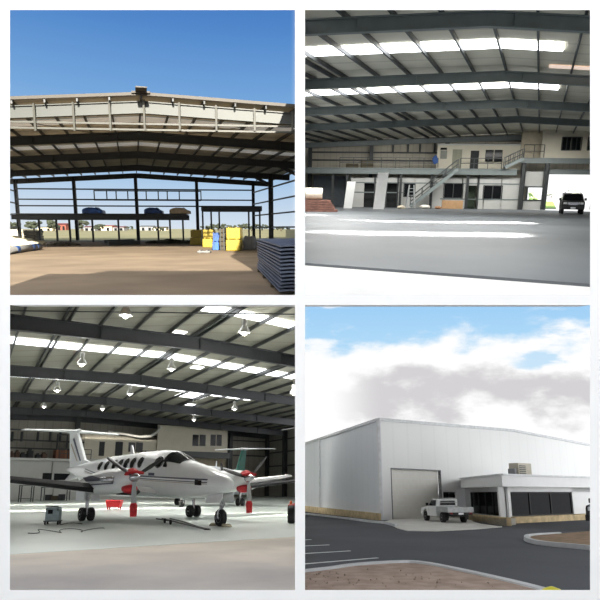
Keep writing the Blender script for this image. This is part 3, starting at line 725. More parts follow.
stair(501, 172, 519.5, 160, wo, 1.0, 'short upper staircase from the mezzanine to the higher landing', .8, zf=zdk1 + .08)
# things lying about
wf = wB.off(6.0)
def board(x0, x1, yt, yb, lean, label, w=None, m=None, t=.08):
    c0, c1 = B.G(x0, yb), B.G(x1, yb); h = B.at((x0 + x1) / 2, yt, c0.y).z
    c1 = c0 + wB.V * (c1 - c0).dot(wB.V)
    sh = wB.V * lean - wB.N * .15
    return tag(obj('wall_board', MB().hexa([c0, c1, c1 - wB.N * t, c0 - wB.N * t] + [p + sh + V3((0, 0, h)) for p in (c0, c1, c1 - wB.N * t, c0 - wB.N * t)]), m or panelw), label, 'board')
panelw = mat('white_board', (232, 232, 230), .5, vary=.03)
board(343.5, 352, 181.5, 208.2, .3, 'shorter white board leaning under the deck at the left')
board(373, 383.5, 172.5, 209.2, .35, 'tall white board leaning against the mezzanine beam')
tag(obj('brown_board', MB().hexa([q + V3((0, 0, z)) for z in (0.01, B.at(452, 200.3, B.G(452, 208.6).y).z) for q in (B.G(442, 208.6), B.G(462.5, 209.1), B.G(462.5, 209.1) + V3((0, .3, 0)), B.G(442, 208.6) + V3((0, .3, 0)))]), mat('brown_board', (176, 140, 102), .8)), 'low brown board standing under the dark window', 'board')
for i, (x, s_, c) in enumerate(((425, .42, (210, 205, 195)), (438, .3, (150, 110, 80)), (401, .36, (190, 180, 160)))):
    p = B.G(x, 209.0); mb = MB(); random.seed(i)
    mb.ball(p + V3((0, 0, s_ * .5)), s_, 9, 6, .15, (1.3, 1, .55)); tag(obj('rubbish_bag', mb, mat('bag%d' % i, c, .8)), ['pale bag on the floor at the foot of the column', 'small brown bundle right of the pale bag', 'cream bag on the floor between the tall white board and the staircase'][i], 'bag')
e = tag(empty('step_ladder', B.G(411, 208.8)), 'pale folding step ladder standing by the foot of the staircase', 'ladder')
b0 = B.G(411, 208.8); hh = B.at(411, 185, b0.y).z
for d in (-.45, .45):
    obj('rail', MB().bar(b0 + wB.V * d, b0 + wB.V * d * .55 + V3((0, .4, hh)), .08), galv, e); obj('rail', MB().bar(b0 + wB.V * d + V3((0, 1.0, 0)), b0 + wB.V * d * .55 + V3((0, .45, hh)), .07), galv, e)
for k in range(6): t = (k + 1) / 7; obj('step', MB().bar(b0 + wB.V * -.42 * (1 - .4 * t) + V3((0, .4 * t, hh * t)), b0 + wB.V * .42 * (1 - .4 * t) + V3((0, .4 * t, hh * t)), .14, .04), galv, e)
c = wo.pt(wo.sz(433.5, 166)[0], zdk1 + 1.2, 1.3)
tag(obj('work_jacket', MB().ball(c + V3((0, -.08, -.25)), .42, 9, 7, .16, (.8, .35, 1.1)), mat('blue_cloth', (40, 70, 120), .8)), 'blue cloth jacket hung over the mezzanine handrail', 'jacket')
for i, (x, z) in enumerate(((367, 0), (352, 0))):
    c = wo.pt(wo.sz(x, 166)[0], zdk1 + .06, -.6)
    mb = MB(); mb.box(c - V3((.7, .4, 0)), c + V3((.7, .4, .8 - .3 * i))); tag(obj('crate', mb, mat('crate%d' % i, (92, 84, 66), .8), bevel=.04), ['taller brown crate on the mezzanine by the column', 'low brown crate on the mezzanine left of the taller one'][i], 'crate')
# pile at the left with a white roll
p = B.G(319, 211.5)
e = tag(empty('timber_pile', p, absolute=False), 'low dark reddish pile of timber at the left edge', 'pile')
for k in range(5):
    for j in range(6):
        if k * .5 + j > 7: continue
        mb = MB(); mb.box((-1.45 + random.uniform(-.1, .1) + k * .03, -1.2 + j * .4, .01 + k * .2), (1.5 + random.uniform(-.1, .1) - k * .16, -.84 + j * .4, .19 + k * .2)); obj('plank', mb, mat('red_timber', (122, 84, 72), .8, vary=.3), e)
hh = 1.0
mb = MB(); mb.tube([(-1.2, 0, hh + .5), (.25, 0, hh + .5)], .49, 18)
mb.v = [p + v for v in mb.v]
tag(obj('membrane_roll', mb, mat('roll_white', (226, 222, 205), .6), smooth=False), 'fat white roll lying on top of the timber pile', 'roll')
# outside the doorway
struct(obj('ground_outside', gpoly(B, [(500, 211.4), (760, 211.6), (760, 196.6), (470, 195.0)], -.06), pale_gravel))
struct(obj('lawn', gpoly(B, [(520, 208.5), (556.5, 208.8), (553, 201.6), (520, 201.4)], -.03, .02), lawn))
def drive(name, p, rz, label, dims, colr, cat='car', group=None): return vehicle(name, p, rz, label, dims, colr, cat, group)
pv = B.G(570.5, 213.6)
vehicle('four_wheel_drive', pv, math.atan2(-pv.y, -pv.x) + .06, 'black four-wheel drive parked nose-in at the bright doorway', 'wagon', mat('black_paint', (6, 6, 8), .55, vary=.05), 'car')
def simple_tree(P, x, yb, yt, w, label, name='tree', m=None, i=0, cat='tree', group=None):
    b = P.G(x, yb); h = P.at(x, yt, b.y).z; r = w / F * b.y / 2
    e = tag(empty(name, b, absolute=False), label, cat, group); random.seed(i)
    obj('trunk', MB().tube([(0, 0, 0), (.1, 0, h * .35), (0, 0, h * .6)], [.3, .25, .15], 7), mat('bark', (96, 82, 66), .9), e)
    mb = MB()
    for k in range(30):
        a = random.uniform(0, 6.28); q = random.random() ** .5 * r * .75; z = h * random.uniform(.35, .88)
        mb.ball((math.cos(a) * q, math.sin(a) * q, z), random.uniform(.2, .34) * h * .6, 7, 5, .25, (1.25, 1.25, .8))
    obj('crown', mb, m or mat('pale_foliage', (160, 178, 140), .9, vary=.3), e)
simple_tree(B, 533, 203, 190.5, 9, 'small green tree seen through the ground-floor window', i=2)
simple_tree(B, 573, 197.5, 187.5, 10, 'pale hazy tree beyond the four-wheel drive', i=3, m=mat('haze_foliage', (205, 212, 200), .9))  # haze is put into the pale leaf colour
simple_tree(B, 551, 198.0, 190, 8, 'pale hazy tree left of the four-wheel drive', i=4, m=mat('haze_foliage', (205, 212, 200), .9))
# daylight falling through the translucent strips as bands on the slab
def beam(P, c, V, ln, wd, d, watts, spread, col=(1, .99, .95)):
    l = bpy.data.lights.new('skylight_and_fill', 'AREA'); l.shape = 'RECTANGLE'; l.size = ln; l.size_y = wd; l.energy = watts; l.spread = math.radians(spread); l.color = col
    o = bpy.data.objects.new('skylight_and_fill', l); COL.objects.link(o); z = -V3(d).normalized(); x = V3(V).normalized(); x = (x - z * x.dot(z)).normalized(); y = z.cross(x)
    o.matrix_basis = Matrix.Translation(c) @ Matrix((x, y, z)).transposed().to_4x4(); REG.setdefault(PANEL, []).append(o)
def inB(u): return -(Ob + Ub * u).x / Vb.x + .4
for (ua, ub_, sL_, s1), (x0, x1, yc) in zip(lightsB, ((300, 527, 234), (300, 534, 222.3), (360, 534, 213.5))):
    a = inB((ua + ub_) / 2); c = Ob + Ub * ((ua + ub_) / 2) + Vb * ((a + s1) / 2) + V3((0, 0, Hb - PB * abs((a + s1) / 2) - .45))
    xm = B.G((x0 + x1) / 2, yc); aim = V3((c.x, c.y, 0)); 
    beam(B, c, Vb, s1 - a, 1.3, (-4.2, -7.0, -8.8), 820 if x0 < 350 else 560, 11)

for (ua, ub_, sL_, s1) in lightsB[:3]:
    a = inB((ua + ub_) / 2); c = Ob + Ub * ((ua + ub_) / 2) + Vb * ((a + s1) / 2) + V3((0, 0, Hb - PB * abs((a + s1) / 2) - .95))
    beam(B, c, Vb, s1 - a, 1.3, (0, 0, -1), 1500, 178)

beam(B, wo.pt(wo.sz(450, 180)[0], Hb - 2.2, 7), Vb, 26, 1.3, (0, .35, -1), 2000, 175)  # fill lamp added over the offices; this bay has no skylight

# ================================================================== PLACE 3 (lower left): hangar with a twin-engined aircraft
PANEL = 'C'
steel = mat('painted_steel_grey_green', (92, 96, 92), .5)
C_ = C = Place('C', 486, 0.0, 1.5)
sky_panel2 = emit('translucent_sheet_daylight_soft', (250, 252, 255), 3.2)
Uc = C.hdir(-32); Vc = C.hdir(1150)
PC = .032
pr = C.at(200, 337.5, 35.5); Hc = pr.z + .27; Oc = V3((pr.x, pr.y, 0))
usC = [0.0] + [solve(C, Oc, Uc, Vc, Hc - .27, PC, x, y)[0] for x, y in ((143, 375.5), (107, 397.3), (84, 410))]
wC = Wall(C, C.G(82, 498.2), Vc)
ubc = (wC.p0 - Oc).dot(wC.N) / Uc.dot(wC.N); usC.append(ubc - .5)
a_cr = wC.sz(267, 470)[0]
sRc = (wC.pt(a_cr, 0) - Oc - Uc * ubc).dot(Vc)
ceil = struct(empty('ceiling', (Oc.x, Oc.y, Hc)))
lightsC = []
def stripC(x, yt, yb, xl, xr, push=True):
    u1, _ = solve(C, Oc, Uc, Vc, Hc, PC, x, yt); u0, _ = solve(C, Oc, Uc, Vc, Hc, PC, x, yb)
    um = (yt + yb) / 2
    f = lambda X: min(range(-4000, 4001), key=lambda k: abs(C.proj(Oc + Uc * ((u0 + u1) / 2) + Vc * (k / 80) + V3((0, 0, Hc - PC * abs(k / 80))))[0] - X) if (Oc + Uc * ((u0 + u1) / 2) + Vc * (k / 80)).y > 5 else 9e9) / 80
    return (min(u0, u1), max(u0, u1), max(-26, f(xl)), min(sRc - .5, f(xr)))
lightsC.append(stripC(150, 350.5, 356.3, -20, 297))
lightsC.append(stripC(120, 380.2, 383.4, -20, 252))
lightsC.append(stripC(262, 314, 321.5, 201, 297))
small = [stripC(190, 393.5, 397.5, 178, 204), stripC(188, 403.3, 405, 182, 194), stripC(197, 365.5, 368.5, 192, 202), stripC(181, 330.5, 333, 174, 186)]
hangar_roof(C, Oc, Uc, Vc, usC, -27, sRc, Hc, PC, ceil, 2.0, mat('roof_sheet_underside_dull', (158, 156, 142), .7, vary=.08, scale=.4, stripes=(1, 1.9, .35)), steel_dk, mat('rafter_dark_grey', (58, 60, 64), .5, vary=.1), .8, .32, -19, ubc + .2, lightsC + small, sky_panel2, double=(-.35, 8.3, -7.7))
obj('brace_rod', MB().bar(Oc + Uc * -1 + Vc * -12 + V3((0, 0, Hc - .9)), Oc + Uc * -12 + Vc * 6 + V3((0, 0, Hc - .9)), .05), steel_dk, ceil)
# floor: pale sealed slab and rougher apron before it
slab = mat('sealed_floor_pale', (205, 212, 206), .35, vary=.08, scale=.18, rgb2=(190, 197, 192))
apr = mat('apron_concrete', (212, 202, 188), .85, vary=.15, scale=.5, rgb2=(190, 182, 172), bump=.1)
struct(obj('floor', gpoly(C, [(-60, 558.5), (299.8, 536.2), (299.8, 493.5), (-60, 497.5)]), slab))
struct(obj('floor_apron', gpoly(C, [(-60, 606), (299.8, 606), (299.8, 536.4), (-60, 558.8)], -.01), apr))
# walls
clad = mat('wall_sheet_grey', (150, 146, 134), .7, vary=.1, scale=.6, stripes=(0, .8, .35))
def ctop(a):
    s = (wC.pt(a, 0) - (Oc + Uc * ubc)).dot(Vc); return Hc - PC * abs(s) - .05
a0 = wC.sz(-40, 470)[0]; ar = wC.sz(82, 470)[0]
wl = struct(empty('wall_back', wC.pt(ar, 0)))
obj('cladding', MB().prism([wC.pt(a, z, -.12) for a, z in ((a0, 0), (a_cr, 0), (a_cr, ctop(a_cr)), (ar, ctop(ar)), (a0, ctop(a0)))], wC.N * .12), clad, wl)
for y in (420.5, 431.8, 441.6, 449.5):
    z = wC.sz(60, y)[1]; obj('girt', MB().bar(wC.pt(a0, z, .12), wC.pt(wC.sz(266, 450)[0], z, .12), .14, .18), steel_dk, wl)
for x in (75.5, 229, 266):
    a = wC.sz(x, 440)[0]; obj('column', MB().hcol(wC.pt(a, 0, .45), ctop(a) - .2, .5, .6, wC.N), steel_dk, wl)
for x in (12, 21.5, 37.6, 50, 60):
    a = wC.sz(x, 436)[0]; obj('window_mullion', MB().bar(wC.pt(a, wC.sz(x, 441.6)[1], .14), wC.pt(a, wC.sz(x, 431.8)[1], .14), .22), steel_dk, wl)
cr = wC.pt(a_cr, 0); wr = struct(empty('wall_right', cr))
Ln = 45
obj('cladding', MB().prism([cr, cr - Uc * Ln, cr - Uc * Ln + V3((0, 0, ctop(a_cr))), cr + V3((0, 0, ctop(a_cr)))], Vc * .12), mat('side_cladding_light', (158, 156, 148), .7, vary=.1, stripes=(1, .8, .4)), wr)
for z in (2.4, 4.4, 6.4, 8.2): obj('girt', MB().bar(cr - Vc * .1 + V3((0, 0, z)), cr - Vc * .1 - Uc * Ln + V3((0, 0, z)), .12, .18), steel_dk, wr)
for u in usC[:-1]:
    p = Oc + Uc * u + Vc * (sRc - .35); obj('column', MB().hcol(p, Hc - PC * sRc - .3, .5, .6, Vc), steel_dk, wr)
cl = Oc + Vc * -27 
struct(obj('wall_left', MB().prism([cl - Uc * 19, cl + Uc * (ubc + .1), cl + Uc * (ubc + .1) + V3((0, 0, Hc - 1)), cl - Uc * 19 + V3((0, 0, Hc - 1))], -Vc * .12), mat('side_cladding', (96, 102, 108), .7)))
# rooms along the back wall
wo = wC.off(4.5)
zd = wo.sz(45, 458.5)[1]; zdr = wo.sz(200, 452)[1]
low = tag(empty('ground_floor_offices', wo.pt(wo.sz(60, 480)[0], 0)), 'pale ground-floor rooms along the rear wall at the left, with dark windows', 'office')
for x0, x1, k in [(-20, 42, None), (42, 51.5, (473, 481)), (51.5, 53.5, None), (53.5, 69.5, (473.5, 480)), (69.5, 160, None)]:
    if k is None: obj('wall_panel', wo.rect(x0, 459.5, x1, 497, .12, zb=0), panel, low)
    else:
        obj('wall_panel', wo.rect(x0, 459.5, x1, k[0], .12), panel, low); obj('wall_panel', wo.rect(x0, k[1], x1, 497, .12, zb=0), panel, low)
        obj('window', wo.rect(x0, k[0], x1, k[1], .04, .02), darkglass, low)
e = tag(empty('mezzanine_deck', wo.pt(wo.sz(80, 480)[0], 0)), 'pale-edged mezzanine deck along the rear wall, cluttered with stores', 'platform')
a0_, a1_ = wo.sz(-20, 460)[0], wo.sz(160, 460)[0]
obj('deck_floor', MB().hexa([wo.pt(a, z, n) for z in (zd - .28, zd) for a, n in ((a0_, .8), (a1_, .8), (a1_, -2.6), (a0_, -2.6))]), panel, e)
up = tag(empty('upper_office', wo.pt(wo.sz(120, 450)[0], zd)), 'cream upper rooms on the mezzanine behind the aircraft fuselage, with dark openings', 'office')
wu = wo.off(-.3)
obj('wall_panel', wu.rect(84, 439, 158, 458, .12, zb=zd + .02), panel_c, up)
for x0, x1, yb in ((98.7, 104, 456), (114.8, 122.2, 456)): obj('door', wu.rect(x0, 441.8, x1, yb, .05, .13), void, up)
for x0, x1 in ((128, 134.6), (135.6, 142.3)): obj('window', wu.rect(x0, 442.5, x1, 452, .05, .13), darkglass, up)
blk = tag(empty('side_office', wo.pt(wo.sz(195, 450)[0], zd)), 'taller cream office block with two dark window pairs, behind the cockpit', 'office')
obj('wall_panel', wo.rect(157, 427, 227, 452.2, .15), panel_c, blk)
for x0, x1 in ((192, 198), (199, 205), (210, 215), (216, 221)): obj('window', wo.rect(x0, 434.8, x1, 446, .05, .16), darkglass, blk)
z0 = wo.sz(200, 458)[1]
obj('floor_beam', MB().ibeam(wo.pt(wo.sz(157, 455)[0], (z0 + zdr) / 2, .5), wo.pt(wo.sz(228, 455)[0], (z0 + zdr) / 2, .5), .3, zdr - z0, .08, .1), steel_dk, blk)
obj('lower_wall', wo.rect(160, 458, 228, 496, .12, -1.0, zb=0), mat('darker_cream_panel', (150, 140, 118), .7), blk)  # darker cream than the panels above
obj('column', MB().hcol(wo.pt(wo.sz(227, 470)[0], 0, .4), z0, .4, .4, Vc), steel_dk, blk)
railing(wo, 148, 178, zd + .05, 1.2, 5, 'dark handrail beside the cream office block, above the aircraft', .7)
railing(wo, 84, 112, zd + .05, 1.1, 4, 'dark handrail on the mezzanine behind the tail', .7)
# stores on the mezzanine
random.seed(12)
lab = ['dark machine on the mezzanine at far left', 'dark carton beside the far-left machine', 'brown carton third along the mezzanine from the left', 'black drum-shaped store, fourth along the mezzanine', 'dark tool case before the crate on the mezzanine', 'grey case next to the brown crate']
for i, (x0, x1, yt) in enumerate(((10, 15, 451), (16, 20.5, 449.5), (21.5, 27, 452), (28.5, 34, 447.5), (37, 41.5, 453), (43, 48, 452))):
    a0 = wo.sz(x0, 455)[0]; a1 = wo.sz(x1, 455)[0]; z = wo.sz(x0, yt)[1]; mb = MB()
    e = tag(empty('storage_case', wo.pt((a0 + a1) / 2, zd + .01, -.8)), lab[i], 'case', 'stores on the mezzanine')
    m_ = mat('case%d' % i, random.choice([(52, 48, 44), (84, 62, 48), (40, 42, 46)]), .7)
    obj('body', wo.abox(a0, zd + .01, a1, zd + (z - zd) * .75, .9, -1.2), m_, e, bevel=.06)
    obj('lid', wo.abox(a0 + .1, zd + (z - zd) * .75 + .01, a1 - .15, z, .7, -1.1), m_, e, bevel=.06)
a0, a1 = wo.sz(55.5, 455)[0], wo.sz(74, 455)[0]
e = tag(empty('wooden_crate', wo.pt((a0 + a1) / 2, zd, -.6)), 'large brown crate on the mezzanine left of the tail fin', 'crate')
z = wo.sz(60, 450)[1]; obj('body', wo.abox(a0, zd + .01, a1, z, 1.2, -1.2), mat('brown_crate', (118, 76, 56), .8), e)
for a in (a0 + .05, (a0 + a1) / 2, a1 - .25): obj('batten', wo.abox(a, zd + .02, a + .2, z + .02, .06, .01), mat('batten_brown', (140, 96, 72), .8), e)
e = tag(empty('shelf_rack', wo.pt(wo.sz(64, 455)[0], zd + .02, -2)), 'tall dark rack on the mezzanine behind the brown crate', 'rack')
a0, a1 = wo.sz(61, 450)[0], wo.sz(71, 450)[0]; z = wo.sz(65, 433)[1]
for a in (a0, a1): obj('upright', MB().bar(wo.pt(a, zd + .02, -2), wo.pt(a, z, -2), .15), steel_dk, e)
for k in range(4): obj('shelf', wo.abox(a0, zd + .5 + k * (z - zd - .6) / 3, a1, zd + .58 + k * (z - zd - .6) / 3, .7, -2.4), steel_dk, e)
# pieces on the floor by the rear wall
def benchish(x0, x1, yt, yb, label, m, name='workbench', dz=.6, cat='bench'):
    p = C.G((x0 + x1) / 2, yb); w = (x1 - x0) / F * p.y; h = C.at(x0, yt, p.y).z
    e = tag(empty(name, p, absolute=False), label, cat)
    obj('worktop', MB().box((-w / 2, -dz / 2, h - .08), (w / 2, dz / 2, h)), m, e)
    for sx in (-1, 1):
        for sy in (-1, 1): obj('leg', MB().bar((sx * (w / 2 - .06), sy * (dz / 2 - .06), 0), (sx * (w / 2 - .06), sy * (dz / 2 - .06), h - .08), .08), steel_dk, e)
    return e, w, h
e, w, h = benchish(19, 32, 485, 502, 'grey metal trolley frame standing by the pale rear wall', steel, 'trolley', cat='trolley')
obj('lower_shelf', MB().box((-w / 2, -.3, .3), (w / 2, .3, .36)), steel, e)
e, w, h = benchish(42, 68, 487, 500.5, 'dark workbench with boxes under it before the rear windows', void, 'workbench', .9)
for k, (x, ww, hh) in enumerate(((-.7, .5, .6), (0, .6, .5), (.7, .5, .65))): obj('storage_box', MB().box((x - ww / 2, -.4, .02), (x + ww / 2, .3, hh)), [void, brn, void][k], e, bevel=.02)
# curved white air duct hanging before the upper rooms
zz = wo.sz(125, 436)[1]
pts = [wo.pt(wo.sz(x, y)[0], wo.sz(x, y)[1], 1.6) for x, y in ((104, 432.5), (118, 434.5), (135, 437.5), (146, 437), (152, 433), (155.5, 428))]
tag(obj('air_hose', MB().tube(pts, .16, 10), mat('pale_hose', (196, 196, 190), .5), smooth=True), 'pale curved hose hanging behind the tailplane in front of the upper rooms', 'hose')
# hanging lamps
def roofC(p):
    q = p - Oc; M2 = Matrix(((Uc.x, Vc.x), (Uc.y, Vc.y))).inverted() @ Vector((q.x, q.y)); return Hc - PC * abs(M2.y)
lampm = mat('lamp_reflector', (225, 225, 220), .25, .3); lampg = emit('lamp_bulb', (255, 250, 235), 1.6)
LL = ['hanging bay lamp nearest the viewer, at the top left', 'hanging lamp between the second and third skylight strips, left', 'third hanging lamp down the left row', 'smallest lamp at the far end of the left row', 'small hanging lamp left of the hangar ridge, farthest row', 'hanging lamp under the ridge in the middle of the roof', 'hanging lamp at the top right beside the nearest skylight', 'small hanging lamp before the right-hand rafters', 'farthest small lamp in front of the cream office block', 'hanging lamp cut by the right edge', 'hanging lamp under the second strip right of the ridge']
for i, (x, y) in enumerate(((126, 311), (82, 361), (57.5, 388), (44, 404.5), (102.5, 407), (130, 391.5), (244.5, 329), (234.5, 407), (194, 418), (293.5, 391), (171.5, 366))):
    Y = 15.0
    while Y < 80:
        p = C.at(x, y, Y)
        if p.z > roofC(p) - 1.25: break
        Y += .05
    e = tag(empty('hanging_lamp', p, absolute=False), LL[i], 'lamp', 'hanging bay lamps')
    top_ = roofC(p) - p.z - .1
    obj('rod', MB().bar((0, 0, .3), (0, 0, top_), .035), steel_lt, e)
    obj('ballast', MB().lathe((0, 0, .22), (0, 0, 1), [(0, .1), (.02, .14), (.28, .14), (.32, .06)], 12), lampm, e)
    obj('reflector', MB().lathe((0, 0, -.22), (0, 0, 1), [(0, .30), (.02, .31), (.2, .24), (.34, .14), (.46, .1)], 18), lampm, e, smooth=True)
    l = bpy.data.lights.new('bay_lamp', 'POINT'); l.energy = 110; l.shadow_soft_size = .2; l.color = (1, .97, .92)
    lo_ = bpy.data.objects.new('bay_lamp', l); COL.objects.link(lo_); lo_.location = (0, 0, -.5); lo_.parent = e
    obj('bulb', MB().ball((0, 0, -.2), .15, 12, 8), lampg, e, smooth=True)

# ------------------------------------------------------------------ aircraft
def aircraft(p, yaw, label, fin_m, body_m, covers, blade_ang, detail=True, sc=1.0, k=1.52):
    e = tag(empty('aircraft', p, yaw, absolute=False), label, 'aircraft', None)
    e.scale = (sc, sc, sc)
    st = [(5.0, 1.46, 1.58, .05), (4.9, 1.33, 1.76, .24), (4.6, 1.2, 1.96, .42), (4.15, 1.1, 2.16, .58), (3.6, 1.03, 2.34, .69), (3.05, .99, 2.5, .75), (2.8, .98, 2.6, .77), (2.4, .98, 2.84, .78), (2.0, .98, 3.02, .78), (1.4, .98, 3.09, .78),
          (0, .98, 3.08, .78), (-2, .99, 3.03, .78), (-3.2, 1.2, 2.96, .72), (-4.6, 1.6, 2.85, .52), (-6.2, 2.1, 2.7, .24), (-7.4, 2.4, 2.6, .06)]
    st = [(x * k, zb, zt, hw) for x, zb, zt, hw in st]
    def prof(x):
        for (a, b) in zip(st, st[1:]):
            if b[0] <= x <= a[0]:
                t = (x - a[0]) / (b[0] - a[0]); return [a[i] + (b[i] - a[i]) * t for i in range(4)]
        return st[0] if x > 0 else st[-1]
    def sf(x, th, o=0):
        _, zb, zt, hw = prof(x); c, s = math.cos(th), math.sin(th); zm = zb + (zt - zb) * .47
        rh = (zt - zm) if s > 0 else (zm - zb)
        pw = .86
        return V3((x, (hw + o) * math.copysign(abs(c) ** pw, c), zm + (rh + o) * math.copysign(abs(s) ** pw, s)))
    n = 28
    xs = []
    for a, b in zip(st, st[1:]):
        m_ = max(1, int((a[0] - b[0]) / .5)); xs += [a[0] + (b[0] - a[0]) * i / m_ for i in range(m_)]
    xs.append(st[-1][0])
    fus = obj('fuselage', MB().loft([[sf(x, 2 * math.pi * i / n) for i in range(n)] for x in xs]), body_m, e, smooth=True)
    def patch(name, x0, x1, t0, t1, m, nx=6, nt=4, o=.012, parent=None):
        mb = MB()
        for i in range(nx):
            for j in range(nt):
                xa, xb = x0 + (x1 - x0) * i / nx, x0 + (x1 - x0) * (i + 1) / nx
                f = lambda v, q: (q[0] + (q[1] - q[0]) * v) if isinstance(q, tuple) else q
                def T(x, v):
                    u = (x - x0) / (x1 - x0); a = f(u, t0); b = f(u, t1); return a + (b - a) * v
                mb.add([sf(xa, T(xa, j / nt), o), sf(xb, T(xb, j / nt), o), sf(xb, T(xb, (j + 1) / nt), o), sf(xa, T(xa, (j + 1) / nt), o)], [(0, 1, 2, 3)])
        return obj(name, mb, m, parent or e)
    R_ = math.radians
    patch('windscreen', 2.92 * k, 2.12 * k, (R_(52), R_(30)), R_(88), darkglass)
    patch('windscreen', 2.92 * k, 2.12 * k, (R_(128), R_(150)), R_(92), darkglass)
    for s in (0, 1):
        g_ = (lambda a: R_(a)) if s == 0 else (lambda a: R_(180 - a))
        patch('cockpit_window', 2.42 * k, 2.2 * k, (g_(22), g_(19)), (g_(26), g_(42)), darkglass)
        for x in (1.88, .62, .07, -.43, -.9, -1.38, -2.05, -2.7):
            c = sf(x * k, g_(27)); mb = MB(); q = []
            for t in range(16):
                a = 2 * math.pi * t / 16; rw = .36 if x > 1.5 else .25; q.append(sf(x * k + rw * math.cos(a), g_(30 + 14 * math.sin(a)), .015))
            mb.add(q, [tuple(range(16))]); w_ = obj('cabin_window', mb, darkglass, e)
            mb = MB()
            q2 = [sf(x * k + (rw + .05) * math.cos(2 * math.pi * t / 16), g_(30 + 17 * math.sin(2 * math.pi * t / 16)), .008) for t in range(16)]
            mb.add(q2, [tuple(range(16))]); obj('window_rim', mb, chrome, w_)
        if detail:
            def zth(x, z):
                _, zb, zt, hw = prof(x); zm = zb + (zt - zb) * .47; rh = (zt - zm) if z > zm else (zm - zb)
                v = min(.95, abs(z - zm) / rh) ** (1 / .86); return math.asin(v) * (1 if z > zm else -1)
            for dz, w_, m_ in ((0, .055, navy), (-.10, .035, navy), (-.15, .02, tanm)):
                mb = MB(); x0, x1 = 4.4 * k, -4.4 * k
                for i in range(40):
                    q = []
                    for xx, up in ((x0 + (x1 - x0) * i / 40, 0), (x0 + (x1 - x0) * (i + 1) / 40, 0), (x0 + (x1 - x0) * (i + 1) / 40, 1), (x0 + (x1 - x0) * i / 40, 1)):
                        z = 1.96 - .27 * max(0, xx) / (4.7 * k) + dz + up * w_ + max(0, -xx - 3) * .12
                        th = zth(xx, z); q.append(sf(xx, th if s == 0 else math.pi - th, .01))
                    mb.add(q, [(0, 1, 2, 3)])
                obj('stripe', mb, m_, e)
            patch('registration', 1.75 * k, 1.35 * k, g_(-.5), g_(3.5), navy, 2, 1, .012)
            patch('nose_panel', 4.2 * k, 3.92 * k, g_(-6), g_(9), darkglass, 2, 2, .016)
    # wings
    def wing(s):
        def sec(y, xl, xt, z, t):
            c = xl - xt
            return [V3((xl, s * y, z)), V3((xl - c * .12, s * y, z + t * .55)), V3((xl - c * .4, s * y, z + t * .6)), V3((xt, s * y, z + .02)), V3((xt, s * y, z - .02)), V3((xl - c * .4, s * y, z - t * .4)), V3((xl - c * .1, s * y, z - t * .42))]
        A_ = sec(.5, 1.75 * k, -1.3 * k, 1.2, .42); B1 = sec(2.66, 1.2 * k, -1.25 * k, 1.36, .38); C1 = sec(8.6, .25 * k, -.55 * k, 2.02, .16)
        w = obj('wing', MB().loft([A_, B1, C1]), body_m, e)
        Ai = [a.lerp(b, .35) for a, b in zip(A_, B1)]; Bi = [a.lerp(b, .72) for a, b in zip(A_, B1)]
        for (r0, r1) in ((B1, C1), (Ai, Bi)):
            mb = MB(); o_ = V3((.02, 0, 0)); up_ = V3((0, 0, .012))
            a0, a1, a6 = r0[0], r0[1], r0[6]; b0, b1, b6 = r1[0], r1[1], r1[6]
            mb.add([a0 + o_, b0 + o_, b1 + up_, a1 + up_], [(0, 1, 2, 3)]); mb.add([a0 + o_, b0 + o_, b6 - up_, a6 - up_], [(0, 1, 2, 3)])
            obj('deice_boot', mb, bootm, w)
        obj('wing_tip', MB().ball((-.15 * k, s * 8.6, 2.03), .16, 10, 6, 0, (3.2, .8, .5)), body_m, w, smooth=True)
    for s in (-1, 1): wing(s)
    # nacelles, spinners, propellers
    for s in (-1, 1):
        y = s * 2.66; px_ = 3.13 * k
        prof_ = [(px_, 1.84, .17, .17), (px_ - .1, 1.83, .24, .25), (px_ - .5, 1.78, .36, .40), (px_ - 1.2, 1.72, .44, .5), (px_ - 2.4, 1.66, .46, .54), (px_ - 3.8, 1.6, .44, .48), (px_ - 5.4, 1.52, .3, .3), (px_ - 6.6, 1.5, .08, .08)]
        nac = obj('nacelle', MB().loft([[V3((x, y + a * math.cos(2 * math.pi * i / 20), z + b * math.sin(2 * math.pi * i / 20))) for i in range(20)] for x, z, a, b in prof_]), body_m, e, smooth=True)
        obj('air_intake', MB().loft([[V3((x, y + a * math.cos(2 * math.pi * i / 16), z + b * math.sin(2 * math.pi * i / 16))) for i in range(16)] for x, z, a, b in ((px_ + .02, 1.4, .2, .14), (px_ - .2, 1.38, .25, .17), (px_ - .5, 1.4, .25, .18))]), covers if detail else body_m, nac, smooth=True)
        for q in (-1, 1): obj('exhaust', MB().tube([(px_ - .9, y + q * .4, 1.75), (px_ - 1.15, y + q * .6, 1.75), (px_ - 1.5, y + q * .66, 1.76)], [.12, .11, .1], 10), chrome, nac, smooth=True)
        if detail: obj('nacelle_stripe', MB().prism([(px_ - 1.4, y - .47, 1.72), (px_ - 3.8, y - .46, 1.68), (px_ - 4.4, y - .4, 1.86), (px_ - 3.2, y - .43, 1.93)], (0, -.02, 0)), navy, nac)
        if detail: obj('nacelle_stripe', MB().prism([(px_ - .9, y - .43, 1.58), (px_ - 4.6, y - .43, 1.5), (px_ - 4.6, y - .43, 1.54), (px_ - .9, y - .43, 1.63)], (0, -.03, 0)), navy, nac)
        pr_ = obj('propeller', MB().lathe((px_ + .01, y, 1.84), (1, 0, 0), [(0, .19), (.12, .19), (.3, .14), (.45, .06), (.5, .01)], 16), chrome, e, smooth=True)
